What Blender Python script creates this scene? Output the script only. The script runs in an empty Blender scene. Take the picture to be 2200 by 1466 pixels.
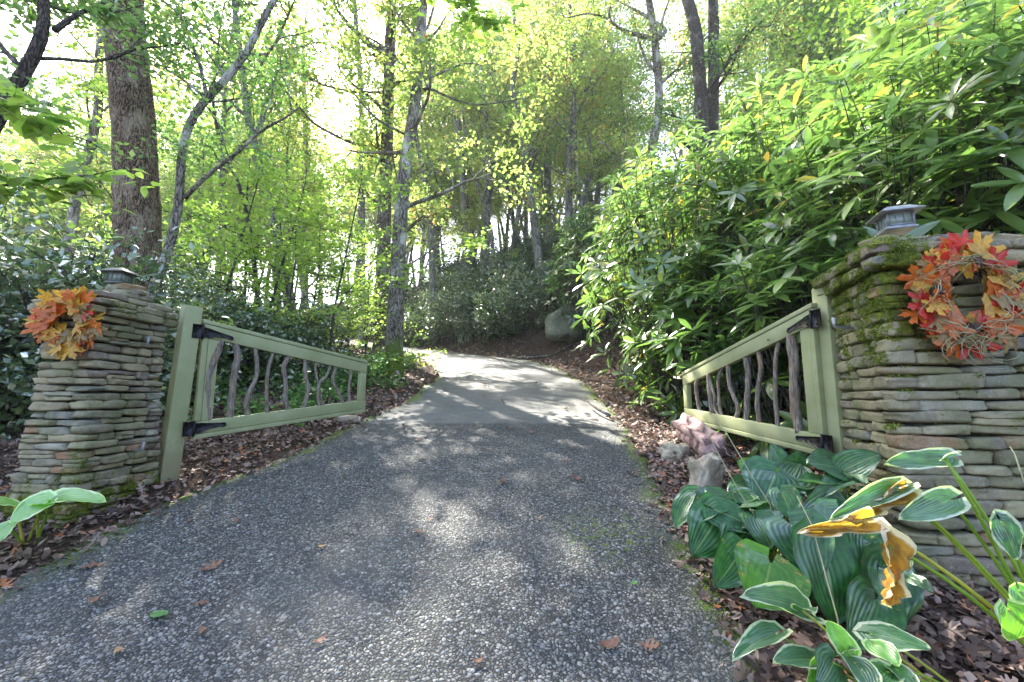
import bpy, math, random
import numpy as np
from mathutils import Matrix, Vector, Quaternion, noise as mn
random.seed(7)
RNG = np.random.default_rng(7)
rad = math.radians
SC = bpy.context.scene
COL = SC.collection

# ------------------------------------------------------------ camera, sky, sun
F, CX, CY, EYE, PITCH = 930.0, 1100.0, 733.0, 1.4, rad(7.5)
cam_d = bpy.data.cameras.new('camera'); cam = bpy.data.objects.new('camera', cam_d); COL.objects.link(cam)
cam.location = (0, 0, EYE); cam.rotation_euler = (rad(90) + PITCH, 0, 0)
cam_d.sensor_width = 36; cam_d.lens = F / 2200 * 36; cam_d.clip_start = 0.05; cam_d.clip_end = 2000
SC.camera = cam
SUN_AZ, SUN_EL = rad(-30), rad(46)          # azimuth from +Y, negative towards -X
S = Vector((math.sin(SUN_AZ) * math.cos(SUN_EL), math.cos(SUN_AZ) * math.cos(SUN_EL), math.sin(SUN_EL)))
w = bpy.data.worlds.new('World'); SC.world = w; w.use_nodes = True
nt = w.node_tree; bg = nt.nodes['Background']
sky = nt.nodes.new('ShaderNodeTexSky'); sky.sky_type = 'NISHITA'; sky.sun_disc = False
sky.sun_elevation = SUN_EL; sky.sun_rotation = SUN_AZ; sky.air_density = 0.7; sky.dust_density = 2.4; sky.ozone_density = 0.6
nt.links.new(sky.outputs[0], bg.inputs[0]); bg.inputs[1].default_value = 0.15
sl = bpy.data.lights.new('sun', 'SUN'); sl.energy = 5.0; sl.angle = rad(0.6); sl.color = (1.0, 0.95, 0.86)
so = bpy.data.objects.new('sun', sl); COL.objects.link(so); so.rotation_euler = S.to_track_quat('Z', 'Y').to_euler()
so.location = (-20, 30, 40)
SC.view_settings.view_transform = 'Standard'; SC.view_settings.look = 'None'
SC.view_settings.exposure = 2.78; SC.view_settings.gamma = 1.0; SC.view_settings.use_curve_mapping = False
cy = SC.cycles
cy.max_bounces = 10; cy.diffuse_bounces = 6; cy.glossy_bounces = 2; cy.transmission_bounces = 6; cy.transparent_max_bounces = 4
cy.sample_clamp_indirect = 10; cy.caustics_reflective = False; cy.caustics_refractive = False
cy.use_denoising = True

HAZE = .0009
cy.volume_bounces = 0; cy.volume_step_rate = 4; cy.volume_max_steps = 64
# ------------------------------------------------------------ coordinates
CT, ST = math.cos(PITCH), math.sin(PITCH)
def P(px, py, Y):
    u = (px - CX) / F; v = (CY - py) / F; yc = CT - v * ST
    return Vector((u / yc * Y, Y, EYE + (ST + v * CT) / yc * Y))
RIGHT = np.array([(1.0, -40), (1.0, 1.5), (1.05, 2.3), (1.1, 3.05), (1.33, 4.25), (1.56, 6.5), (1.6, 9), (1.45, 11.6), (0.8, 14.6), (-1.0, 16.7), (-2.9, 18.9), (-6, 23.5), (-12, 31), (-40, 60)])
LEFT = np.array([(-2.7, -40), (-2.7, 1.0), (-2.65, 2.4), (-2.6, 3.45), (-2.36, 4.15), (-2.1, 5.65), (-1.8, 7.6), (-1.8, 10.4), (-2.1, 12.1), (-2.85, 14.4), (-5.9, 20.3), (-11, 27), (-38, 54)])
def sdist(poly, x, y):
    """distance to a polyline, positive on its right-hand side"""
    x = np.asarray(x, float); y = np.asarray(y, float)
    best = np.full(x.shape, 1e9); sg = np.ones(x.shape)
    for a, b in zip(poly[:-1], poly[1:]):
        d = b - a; L2 = d @ d
        t = np.clip(((x - a[0]) * d[0] + (y - a[1]) * d[1]) / L2, 0, 1)
        ex = x - a[0] - t * d[0]; ey = y - a[1] - t * d[1]
        dd = np.hypot(ex, ey); s = np.where(ex * d[1] - ey * d[0] > 0, 1, -1)
        m = dd < best; best = np.where(m, dd, best); sg = np.where(m, s, sg)
    return best * sg
def base_z(y):
    y = np.asarray(y, float)
    return np.where(y < 30, .18 * y, 5.4 + 6 * np.tanh((y - 30) * .18 / 6)) * np.where(y < 0, .6, 1)
def vnoise(x, y, f, seed=0):
    return (np.sin(x * f * 1.7 + seed + 2.1 * np.sin(y * f * .9 + seed)) * np.sin(y * f * 1.3 + 1.9 * np.sin(x * f * 1.1 - seed)))
def H(x, y):
    x = np.asarray(x, float); y = np.asarray(y, float)
    z = base_z(y); dr = sdist(RIGHT, x, y); dl = -sdist(LEFT, x, y)
    t = np.clip((y - 4) / 9, 0, 1); d0 = 1.9 * (1 - t) + .6 * t; k = .50 * (1 - t) + .56 * t
    z = z + np.where(dr > 0, 8.0 * np.tanh(k * np.maximum(0, dr - d0) / 8.0) + .05 * np.clip(dr / .25, 0, 1), 0)
    z = z + np.where(dl > 0, .05 * np.clip(dl / .25, 0, 1) + .02 * np.minimum(dl, 6), 0)
    out = np.maximum(dr, dl); off = np.clip((out - .15) / 1.5, 0, 1)
    return z + off * (.05 * vnoise(x, y, 1.1) + .03 * vnoise(x, y, 3.1, 2))
def h1(x, y): return float(H(np.array([x]), np.array([y]))[0])

# ------------------------------------------------------------ object helpers
def link(name, me, mat=None, parent=None, M=None):
    o = bpy.data.objects.new(name, me); COL.objects.link(o)
    if mat is not None and me is not None and not me.materials: me.materials.append(mat)
    if parent is not None: o.parent = parent
    if M is not None: o.matrix_basis = M
    return o
def tag(o, label=None, cat=None, group=None, kind=None):
    if label: o['label'] = label
    if cat: o['category'] = cat
    if group: o['group'] = group
    if kind: o['kind'] = kind
    return o
def thing(name, loc, label, cat, group=None):
    o = bpy.data.objects.new(name, None); COL.objects.link(o); o.location = loc; o.empty_display_size = .1
    return tag(o, label, cat, group)
def copy_tree(o, loc, rz=0, sc=1.0, label=None):
    c = o.copy(); COL.objects.link(c); c.location = loc; c.rotation_euler = (0, 0, rz); c.scale = (sc, sc, sc)
    if label: c['label'] = label
    for ch in o.children:
        k = ch.copy(); COL.objects.link(k); k.parent = c
    return c
def np_mesh(name, V, polys, smooth=True, attrs=None, uv=None):
    """V (n,3); polys: list of (m,k) index arrays"""
    me = bpy.data.meshes.new(name); V = np.asarray(V, np.float32)
    me.vertices.add(len(V)); me.vertices.foreach_set('co', V.ravel())
    polys = [np.asarray(p, np.int32) for p in polys if len(p)]
    tot = sum(p.size for p in polys); n = sum(len(p) for p in polys)
    me.loops.add(tot); me.loops.foreach_set('vertex_index', np.concatenate([p.ravel() for p in polys]))
    ls = []; s = 0
    for p in polys:
        ls.append(s + np.arange(len(p)) * p.shape[1]); s += p.size
    me.polygons.add(n); me.polygons.foreach_set('loop_start', np.concatenate(ls).astype(np.int32))
    me.update(calc_edges=True); me.validate()
    if smooth: me.polygons.foreach_set('use_smooth', np.ones(len(me.polygons), bool))
    for k, a in (attrs or {}).items():
        at = me.attributes.new(k, 'FLOAT', 'POINT'); at.data.foreach_set('value', np.asarray(a, np.float32))
    if uv is not None:
        li = np.empty(len(me.loops), np.int32); me.loops.foreach_get('vertex_index', li)
        l = me.uv_layers.new(name='UVMap'); l.data.foreach_set('uv', np.asarray(uv, np.float32)[li].ravel())
    return me
class MB:
    """collects pieces into one mesh"""
    def __init__(s): s.v = []; s.q = []; s.t = []; s.n = 0
    def add(s, V, q=None, t=None):
        V = np.asarray(V, float).reshape(-1, 3); s.v.append(V)
        if q is not None and len(q): s.q.append(np.asarray(q) + s.n)
        if t is not None and len(t): s.t.append(np.asarray(t) + s.n)
        s.n += len(V)
    def tube(s, pts, rr, k=6, cap=True):
        pts = np.asarray([tuple(p) for p in pts], float); n = len(pts)
        rr = np.broadcast_to(np.asarray(rr, float), (n,)) if np.ndim(rr) < 2 else rr
        T = np.gradient(pts, axis=0); T /= np.linalg.norm(T, axis=1)[:, None] + 1e-9
        a = np.array([1., 0, 0]) if abs(T[0, 0]) < .8 else np.array([0, 1., 0])
        U = np.empty_like(T)
        for i in range(n):
            a = a - T[i] * (a @ T[i]); a /= np.linalg.norm(a) + 1e-9; U[i] = a
        W = np.cross(T, U); ang = np.arange(k) * 2 * np.pi / k
        ring = (np.cos(ang)[None, :, None] * U[:, None] + np.sin(ang)[None, :, None] * W[:, None])
        R = rr[:, None, None] if rr.ndim == 1 else rr[:, :, None]
        V = pts[:, None] + ring * R
        i = np.arange(n - 1)[:, None] * k; j = np.arange(k)[None]; j2 = (j + 1) % k
        q = np.stack([i + j, i + j2, i + k + j2, i + k + j], -1).reshape(-1, 4)
        V = V.reshape(-1, 3); t = None
        if cap:
            V = np.vstack([V, pts[0], pts[-1]]); c0 = n * k; jj = np.arange(k)
            t = np.vstack([np.stack([(jj + 1) % k, jj, np.full(k, c0)], -1), np.stack([(n - 1) * k + jj, (n - 1) * k + (jj + 1) % k, np.full(k, c0 + 1)], -1)])
        s.add(V, q, t)
    def box(s, c, d, M=None):
        x, y, z = [k / 2 for k in d]
        V = np.array([(sx * x, sy * y, sz * z) for sz in (-1, 1) for sy in (-1, 1) for sx in (-1, 1)])
        V = V + np.array(tuple(c))
        if M is not None: V = np.array([tuple(M @ Vector(p)) for p in V])
        s.add(V, [(0, 2, 3, 1), (4, 5, 7, 6), (0, 1, 5, 4), (2, 6, 7, 3), (0, 4, 6, 2), (1, 3, 7, 5)])
    def hexa(s, p8):
        s.add(p8, [(0, 3, 2, 1), (4, 5, 6, 7), (0, 1, 5, 4), (1, 2, 6, 5), (2, 3, 7, 6), (3, 0, 4, 7)])
    def mesh(s, name, smooth=True, off=(0, 0, 0), attrs=None):
        V = np.vstack(s.v) - np.array(tuple(off)); polys = []
        if s.q: polys.append(np.vstack(s.q))
        if s.t: polys.append(np.vstack(s.t))
        return np_mesh(name, V, polys, smooth, attrs)
def bevel(o, wd=.004, seg=2):
    m = o.modifiers.new('bevel', 'BEVEL'); m.width = wd; m.segments = seg; m.limit_method = 'ANGLE'; m.angle_limit = rad(40)
    return o

# ------------------------------------------------------------ materials
class NT:
    def __init__(s, name):
        s.m = bpy.data.materials.new(name); s.m.use_nodes = True; s.t = s.m.node_tree; s.t.nodes.clear()
        s.out = s.t.nodes.new('ShaderNodeOutputMaterial')
    def n(s, typ, ins=None, **kw):
        nd = s.t.nodes.new('ShaderNode' + typ)
        for k, v in kw.items(): setattr(nd, k, v)
        for k, v in (ins or {}).items(): s.set(nd.inputs[k], v)
        return nd
    def set(s, sock, v):
        if isinstance(v, bpy.types.NodeSocket): s.t.links.new(v, sock)
        elif isinstance(v, bpy.types.Node): s.t.links.new(v.outputs[0], sock)
        else:
            if sock.type == 'RGBA' and len(v) == 3: v = (*v, 1)
            sock.default_value = v
    def math(s, op, a, b=None, c=None, clamp=False):
        nd = s.n('Math', operation=op); nd.use_clamp = clamp
        for i, v in enumerate((a, b, c)):
            if v is not None: s.set(nd.inputs[i], v)
        return nd.outputs[0]
    def ramp(s, fac, stops, interp='LINEAR'):
        nd = s.n('ValToRGB'); s.set(nd.inputs[0], fac); r = nd.color_ramp; r.interpolation = interp
        while len(r.elements) < len(stops): r.elements.new(.5)
        for e, (p, c) in zip(r.elements, stops): e.position = p; e.color = (*c, 1) if len(c) == 3 else c
        return nd.outputs[0]
    def step(s, v, a, b):
        nd = s.n('MapRange', {0: v, 1: a, 2: b, 3: 0.0, 4: 1.0}); nd.interpolation_type = 'SMOOTHSTEP'
        return nd.outputs[0]
    def mix(s, f, a, b, mode='MIX'):
        nd = s.n('Mix', data_type='RGBA', blend_type=mode); s.set(nd.inputs[0], f); s.set(nd.inputs[6], a); s.set(nd.inputs[7], b)
        return nd.outputs[2]
    def noise(s, vec, scale, detail=4, rough=.55, dist=0):
        nd = s.n('TexNoise', {'Scale': scale, 'Detail': detail, 'Roughness': rough, 'Distortion': dist})
        if vec is not None: s.set(nd.inputs['Vector'], vec)
        return nd.outputs[0]
    def vor(s, vec, scale, feature='F1', rand=1.0):
        nd = s.n('TexVoronoi', feature=feature); nd.inputs['Scale'].default_value = scale; nd.inputs['Randomness'].default_value = rand
        s.set(nd.inputs['Vector'], vec); return nd
    def map(s, vec, sc):
        return s.n('Mapping', {'Vector': vec, 'Scale': sc}).outputs[0]
    def bump(s, h, st, dist=.01, nrm=None):
        nd = s.n('Bump', {'Height': h, 'Strength': st, 'Distance': dist})
        if nrm is not None: s.set(nd.inputs['Normal'], nrm)
        return nd.outputs[0]
    def obj(s): return s.n('TexCoord').outputs['Object']
    def pos(s): return s.n('NewGeometry').outputs['Position']
    def tint(s): return s.n('Attribute', attribute_name='tint').outputs['Fac']
    def rnd(s): return s.n('ObjectInfo').outputs['Random']
    def pbr(s, col, rough=.7, nrm=None, spec=.4, metal=0.0):
        b = s.n('BsdfPrincipled', {'Base Color': col, 'Roughness': rough, 'Specular IOR Level': spec, 'Metallic': metal})
        if nrm is not None: s.set(b.inputs['Normal'], nrm)
        s.t.links.new(b.outputs[0], s.out.inputs[0]); return s.m
    def leaf(s, col, tcol, trans=.45, rough=.35, gloss=.08, nrm=None):
        d = s.n('BsdfDiffuse', {'Color': col}); t = s.n('BsdfTranslucent', {'Color': tcol})
        g = s.n('BsdfGlossy', {'Color': (1, 1, 1, 1), 'Roughness': rough})
        if nrm is not None:
            for k in (d, g, t): s.set(k.inputs['Normal'], nrm)
        m1 = s.n('MixShader', {0: trans, 1: d.outputs[0], 2: t.outputs[0]})
        fr = s.n('LayerWeight', {'Blend': .35})
        fac = s.math('MULTIPLY_ADD', fr.outputs['Fresnel'], gloss * 2, gloss * .5, clamp=True)
        m2 = s.n('MixShader', {0: fac, 1: m1.outputs[0], 2: g.outputs[0]})
        s.t.links.new(m2.outputs[0], s.out.inputs[0]); return s.m

def leaf_mat(name, stops, tmul=2.2, trans=.45, rough=.35, gloss=.08, use_rnd=True):
    a = NT(name); f = a.tint()
    if use_rnd: f = a.math('FRACT', a.math('ADD', f, a.math('MULTIPLY', a.rnd(), .35)))
    c = a.ramp(f, stops)
    t = a.mix(1.0, c, (tmul, tmul * 1.1, tmul * .9), 'MULTIPLY')
    return a.leaf(c, t, trans, rough, gloss)

M = {}
M['canopy'] = leaf_mat('canopy leaves', [(0, (.06, .11, .03)), (.3, (.11, .165, .04)), (.6, (.17, .215, .055)), (.85, (.23, .24, .07)), (.95, (.29, .19, .07)), (1, (.32, .10, .05))], 2.6, .6, .4, .06)
M['canopy_green'] = leaf_mat('green canopy leaves', [(0, (.04, .09, .03)), (.4, (.075, .145, .035)), (.8, (.13, .20, .05)), (1, (.2, .23, .07))], 2.6, .58, .4, .07)
M['sapling'] = leaf_mat('sapling leaves', [(0, (.09, .17, .025)), (.4, (.15, .235, .035)), (.8, (.21, .29, .05)), (1, (.28, .30, .07))], 2.2, .56, .4, .06)
M['laurel'] = leaf_mat('laurel leaves', [(0, (.045, .08, .035)), (.4, (.07, .125, .045)), (.8, (.11, .175, .055)), (.95, (.15, .19, .06)), (1, (.22, .20, .07))], 1.8, .3, .25, .2)
M['rhodo'] = leaf_mat('rhododendron leaves', [(0, (.045, .09, .03)), (.4, (.08, .145, .035)), (.75, (.12, .20, .04)), (.93, (.18, .25, .05)), (.985, (.40, .30, .05)), (1, (.45, .28, .05))], 2.3, .42, .27, .15)
M['fern'] = leaf_mat('undergrowth leaves', [(0, (.03, .10, .03)), (.5, (.07, .18, .04)), (1, (.13, .25, .05))], 2.0, .4, .4, .07)
M['litter'] = leaf_mat('leaf litter', [(0, (.03, .018, .014)), (.25, (.08, .047, .036)), (.5, (.17, .11, .085)), (.7, (.26, .175, .135)), (.86, (.36, .27, .22)), (.93, (.36, .12, .05)), (1, (.42, .15, .05))], 1.0, .12, .6, .05, False)
def m_solid_leaf(name, c, tm=1.6, trans=.35, rough=.45, gloss=.06):
    a = NT(name); n = a.noise(a.obj(), 7, 3)
    cc = a.mix(a.step(n, .35, .7), c, tuple(min(1, k * f) for k, f in zip(c, (.75, .6, .7))))
    return a.leaf(cc, a.mix(1.0, cc, (tm, tm, tm * .7), 'MULTIPLY'), trans, rough, gloss)
M['maple_red'] = m_solid_leaf('red silk leaf', (.55, .035, .02))
M['maple_orange'] = m_solid_leaf('orange silk leaf', (.62, .16, .015))
M['maple_gold'] = m_solid_leaf('golden silk leaf', (.62, .38, .04))
M['maple_olive'] = m_solid_leaf('olive silk leaf', (.30, .22, .06))
M['brown_leaf'] = m_solid_leaf('dry brown leaf', (.22, .12, .07), 1.2, .15, .6, .04)
M['tan_leaf'] = m_solid_leaf('dry tan leaf', (.42, .28, .13), 1.2, .15, .6, .04)
M['green_leaf'] = m_solid_leaf('fresh green leaf', (.12, .30, .08), 1.6, .3, .4, .08)

def bark(name, dark, mid, light, vs=10., st=.9, moss_h=None, patch=.5):
    a = NT(name); p = a.pos()
    pm = a.map(p, (1, 1, .22))
    warp = a.noise(a.map(p, (1, 1, .5)), 6, 3)
    v = a.vor(a.mix(.25, pm, a.n('TexNoise', {'Vector': pm, 'Scale': 9.0}).outputs[1]), vs * 2.2, 'DISTANCE_TO_EDGE')
    fur = a.step(v.outputs['Distance'], .0, .22); fine = a.noise(a.map(p, (1, 1, .35)), 55, 5, .7)
    big = a.noise(a.map(p, (1, 1, .6)), 3.2, 4, .6)
    h = a.math('MULTIPLY_ADD', fine, .5, a.math('MULTIPLY', fur, .7))
    c = a.mix(a.step(a.math('MULTIPLY', h, 1.0), .25, .85), dark, mid)
    c = a.mix(a.math('MULTIPLY', a.step(a.math('ADD', a.math('MULTIPLY', big, .8), a.math('MULTIPLY', fine, .5)), .62 + .1 * (1 - patch), .8), patch * 1.2, clamp=True), c, light)
    if moss_h:
        z = a.n('SeparateXYZ', {0: p}).outputs[2]
        mm = a.math('SUBTRACT', 1.0, a.step(a.math('ADD', z, a.math('MULTIPLY', a.noise(p, 9, 4), -.9)), moss_h - .55, moss_h))
        c = a.mix(mm, c, a.mix(a.noise(p, 40, 3), (.05, .09, .01), (.16, .22, .02)))
    return a.pbr(c, .9, a.bump(h, st, .02), .2)
M['bark_big'] = bark('furrowed oak bark', (.045, .03, .02), (.28, .20, .135), (.46, .38, .28), 17, 1.0, None, .6)
M['bark_gray'] = bark('grey mottled bark', (0.055, 0.046, 0.039), (0.255, 0.225, 0.188), (0.540, 0.525, 0.465), 9, .8, None, .8)
M['bark_front'] = bark('grey bark with moss at its foot', (0.044, 0.036, 0.029), (0.279, 0.240, 0.194), (0.558, 0.542, 0.480), 11, .9, 2.5, .8)
M['bark_rear'] = bark('brown bark', (0.033, 0.026, 0.020), (0.195, 0.150, 0.112), (0.390, 0.360, 0.300), 11, .9, None, .5)
M['bark_dark'] = bark('dark bark', (0.022, 0.019, 0.015), (0.098, 0.078, 0.065), (0.260, 0.260, 0.221), 12, .7, None, .5)
M['bark_far'] = bark('far bark', (0.066, 0.061, 0.055), (0.217, 0.203, 0.181), (0.392, 0.392, 0.362), 6, .6, None, .6)

def stone_mat(name, side):
    a = NT(name); p = a.pos(); r = a.rnd(); o = a.obj()
    base = a.ramp(r, [(0, (.28, .235, .145)), (.15, (.34, .30, .185)), (.3, (.21, .185, .125)), (.44, (.37, .31, .18)), (.56, (.29, .25, .16)), (.66, (.29, .165, .09)), (.72, (.20, .20, .17)), (.8, (.20, .155, .13)), (.88, (.27, .24, .16)), (.95, (.33, .31, .24))], 'CONSTANT')
    n1 = a.noise(p, 14, 5, .6); n2 = a.noise(p, 120, 3, .7)
    c = a.mix(a.math('MULTIPLY', a.step(n1, .4, .7), .55), base, (.38, .33, .22))
    c = a.mix(a.math('MULTIPLY', a.step(a.noise(p, 8, 4), .5, .72), .45), c, (.17, .15, .12))
    c = a.mix(a.math('MULTIPLY', a.step(n2, .45, .7), .4), c, (.13, .115, .085))
    c = a.mix(a.math('MULTIPLY', a.step(a.noise(p, 38, 4, .7), .55, .68), .5), c, (.40, .37, .28))
    # green algae film
    alg = a.math('MULTIPLY', a.step(a.noise(p, 3.2, 5, .6), .40, .66), .62)
    c = a.mix(alg, c, (.14, .155, .06))
    xyz = a.n('SeparateXYZ', {0: p}); x, y, z = xyz.outputs[0], xyz.outputs[1], xyz.outputs[2]
    nz = a.n('SeparateXYZ', {0: a.n('NewGeometry').outputs['Normal']}).outputs[2]
    lump = a.noise(p, 7, 5, .65)
    if side == 'right':
        reg = a.math('MULTIPLY', a.step(z, 1.50, 1.85), a.math('SUBTRACT', 1.0, a.step(x, 2.12, 2.38)))
        reg = a.math('ADD', a.math('MULTIPLY', reg, .27), a.math('MULTIPLY', a.step(nz, .3, .9), .10))
    else:
        reg = a.math('MULTIPLY', a.math('SUBTRACT', 1.0, a.step(z, .62, 1.05)), .33)
        reg = a.math('ADD', reg, a.math('MULTIPLY', a.step(z, 1.95, 2.15), .12))
    mk = a.step(a.math('ADD', lump, reg), .70, .80)
    mossc = a.mix(a.step(a.noise(p, 28, 5, .75), .35, .65), (.035, .05, .008), (.17, .20, .02))
    c = a.mix(mk, c, mossc)
    hgt = a.math('MULTIPLY_ADD', a.noise(p, 30, 6, .65), .8, a.math('MULTIPLY', mk, a.noise(p, 190, 2)))
    return a.pbr(c, .85, a.bump(hgt, .8, .018), .22)
M['stone_left'] = stone_mat('river stone left', 'left'); M['stone_right'] = stone_mat('river stone right', 'right')
def simple(name, c, rough=.8, var=.4, sc=12, bumpst=.3, metal=0., spec=.4):
    a = NT(name); p = a.obj(); n = a.noise(p, sc, 5, .6)
    cc = a.mix(a.step(n, .3, .7), c, tuple(k * (1 - var) for k in c))
    return a.pbr(cc, rough, a.bump(n, bumpst, .01), spec, metal)
M['mortar'] = simple('dark mortar core', (.035, .03, .024), .95)
M['moss'] = leaf_mat('moss tufts', [(0, (.05, .08, .008)), (.5, (.12, .17, .012)), (1, (.24, .27, .03))], 1.4, .3, .7, .02, False)
M['iron'] = simple('black iron', (.012, .012, .014), .45, .3, 40, .2, .3)
M['pipe'] = simple('grey galvanised metal', (.35, .36, .36), .45, .3, 30, .1, .6)
M['lamp_metal'] = simple('weathered grey lamp metal', (.30, .32, .35), .5, .35, 25, .15, .35)
M['lamp_old'] = simple('weathered bronze lamp metal', (.16, .17, .155), .6, .4, 25, .15, .3)
a = NT('frosted lamp glass'); M['glass'] = a.pbr(a.mix(a.noise(a.obj(), 20), (.28, .32, .26), (.16, .19, .15)), .25, None, .5)
def sage(name):
    a = NT(name); p = a.pos(); g = a.noise(a.map(p, (1.2, 1.2, 1.2)), 3.5, 4)
    fine = a.noise(p, 60, 4, .7)
    c = a.mix(a.step(g, .3, .75), (.25, .27, .125), (.32, .335, .18))
    c = a.mix(a.math('MULTIPLY', a.step(fine, .5, .8), .25), c, (.20, .22, .12))
    z = a.n('SeparateXYZ', {0: p}).outputs[2]
    low = a.math('SUBTRACT', 1.0, a.step(a.math('ADD', z, a.math('MULTIPLY', a.noise(p, 8), -.35)), .62, 1.0))
    c = a.mix(a.math('MULTIPLY', low, .55), c, (.24, .19, .11))
    st = a.step(a.noise(p, 11, 5, .7), .6, .72); c = a.mix(a.math('MULTIPLY', st, .3), c, (.13, .14, .08))
    return a.pbr(c, .62, a.bump(fine, .15, .004), .35)
M['sage'] = sage('sage green painted wood')
def driftwood():
    a = NT('weathered branch wood'); p = a.pos(); g = a.noise(a.map(p, (1, 1, .12)), 90, 5, .7)
    big = a.noise(p, 7, 3)
    c = a.mix(a.step(g, .35, .65), (.085, .065, .05), (.30, .26, .21))
    c = a.mix(a.math('MULTIPLY', a.step(big, .5, .7), .6), c, (.24, .15, .08))
    return a.pbr(c, .85, a.bump(g, .6, .008), .2)
M['branch_wood'] = driftwood()
a = NT('soil'); p = a.pos(); n = a.noise(p, 9, 6, .7); n2 = a.noise(p, 45, 4, .7)
c = a.mix(a.step(n2, .35, .7), (.03, .02, .014), (.13, .085, .06)); c = a.mix(a.math('MULTIPLY', a.step(n, .55, .75), .6), c, (.17, .12, .09))
M['soil'] = a.pbr(c, .95, a.bump(n2, 1.0, .03), .15)

def road_mat():
    a = NT('exposed aggregate concrete'); p = a.pos(); xyz = a.n('SeparateXYZ', {0: p}); y = xyz.outputs[1]
    pm = a.mix(.012, p, a.n('TexNoise', {'Vector': p, 'Scale': 30.0}).outputs[1])
    v = a.vor(pm, 62); ve = a.vor(pm, 62, 'DISTANCE_TO_EDGE')
    vs_ = a.vor(p, 130)
    cell = a.n('SeparateColor', {0: v.outputs['Color']}).outputs[0]
    st = a.ramp(cell, [(0, (.05, .05, .048)), (.35, (.09, .09, .087)), (.6, (.15, .148, .14)), (.85, (.24, .235, .215)), (1, (.31, .29, .26))])
    edge = a.step(ve.outputs['Distance'], .04, .2)
    agg = a.mix(edge, (.03, .03, .028), st)
    big = a.noise(p, 1.1, 4); mid = a.noise(p, 5, 5, .65)
    smooth = a.mix(a.step(mid, .3, .7), (.13, .128, .117), (.195, .19, .172))
    smooth = a.mix(a.math('MULTIPLY', a.step(a.noise(p, 80, 3, .8), .4, .8), .4), smooth, (.11, .11, .10))
    far = a.step(a.math('ADD', y, a.math('MULTIPLY', mid, .25)), 5.92, 6.06)
    agg = a.mix(a.math('MULTIPLY', a.step(big, .5, .7), .35), agg, (.10, .105, .10))
    c = a.mix(a.math('MULTIPLY', far, .62), agg, smooth)
    c = a.mix(a.math('MULTIPLY', a.step(a.noise(p, 1.7, 5, .65), .48, .7), .35), c, (.07, .075, .07))
    # moss and algae creeping in from the edges
    e = a.n('Attribute', attribute_name='edge').outputs['Fac']
    g = a.math('ADD', a.math('MULTIPLY', a.noise(p, 2.3, 5, .7), .55), a.math('MULTIPLY', a.math('SUBTRACT', 1.0, a.step(e, 0., .45)), .36))
    c = a.mix(a.math('MULTIPLY', a.step(g, .40, .62), .5), c, (.085, .10, .055))
    c = a.mix(a.math('MULTIPLY', a.step(a.math('ADD', g, a.math('MULTIPLY', a.noise(p, 22, 3), .25)), .66, .78), .9), c, (.11, .16, .02))
    gx = a.n('VectorMath', {0: p, 1: (.62, 2.95, .53)}, operation='DISTANCE').outputs['Value']
    pg = a.math('MULTIPLY', a.math('SUBTRACT', 1.0, a.step(gx, .1, .5)), a.step(a.noise(p, 18, 4, .7), .5, .6))
    c = a.mix(a.math('MULTIPLY', pg, .8), c, (.11, .16, .03))
    hh = a.math('MULTIPLY', a.math('SUBTRACT', 1.0, far), a.math('ADD', a.step(ve.outputs['Distance'], 0., .3), a.math('MULTIPLY', cell, .5)))
    hh = a.math('ADD', hh, a.math('MULTIPLY', a.noise(p, 90, 3), .25))
    return a.pbr(c, .8, a.bump(hh, .7, .008), .3)
M['road'] = road_mat()
a = NT('pebbles'); t = a.tint()
c = a.ramp(t, [(0, (.04, .041, .038)), (.3, (.08, .08, .075)), (.55, (.14, .138, .128)), (.8, (.23, .225, .205)), (.95, (.34, .33, .295)), (1, (.30, .22, .15))])
M['pebble'] = a.pbr(a.mix(a.math('MULTIPLY', a.step(a.noise(a.pos(), 1.7, 5, .65), .42, .68), .55), c, (.09, .095, .088)), .6, None, .4)
def rock_mat(name, c1, c2, green):
    a = NT(name); p = a.pos(); n = a.noise(p, 9, 6, .7)
    c = a.mix(a.step(n, .35, .65), c1, c2)
    c = a.mix(a.math('MULTIPLY', a.step(a.noise(p, 5, 4), .5, .7), green), c, (.10, .13, .04))
    return a.pbr(c, .9, a.bump(n, .9, .03), .2)
M['rock'] = rock_mat('pale rock', (.26, .21, .15), (.50, .43, .32), .35)
M['boulder'] = rock_mat('olive grey rock', (.14, .15, .11), (.22, .22, .17), .7)
M['rotwood'] = rock_mat('rotten pink log wood', (.10, .055, .05), (.42, .30, .28), .1)

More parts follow.
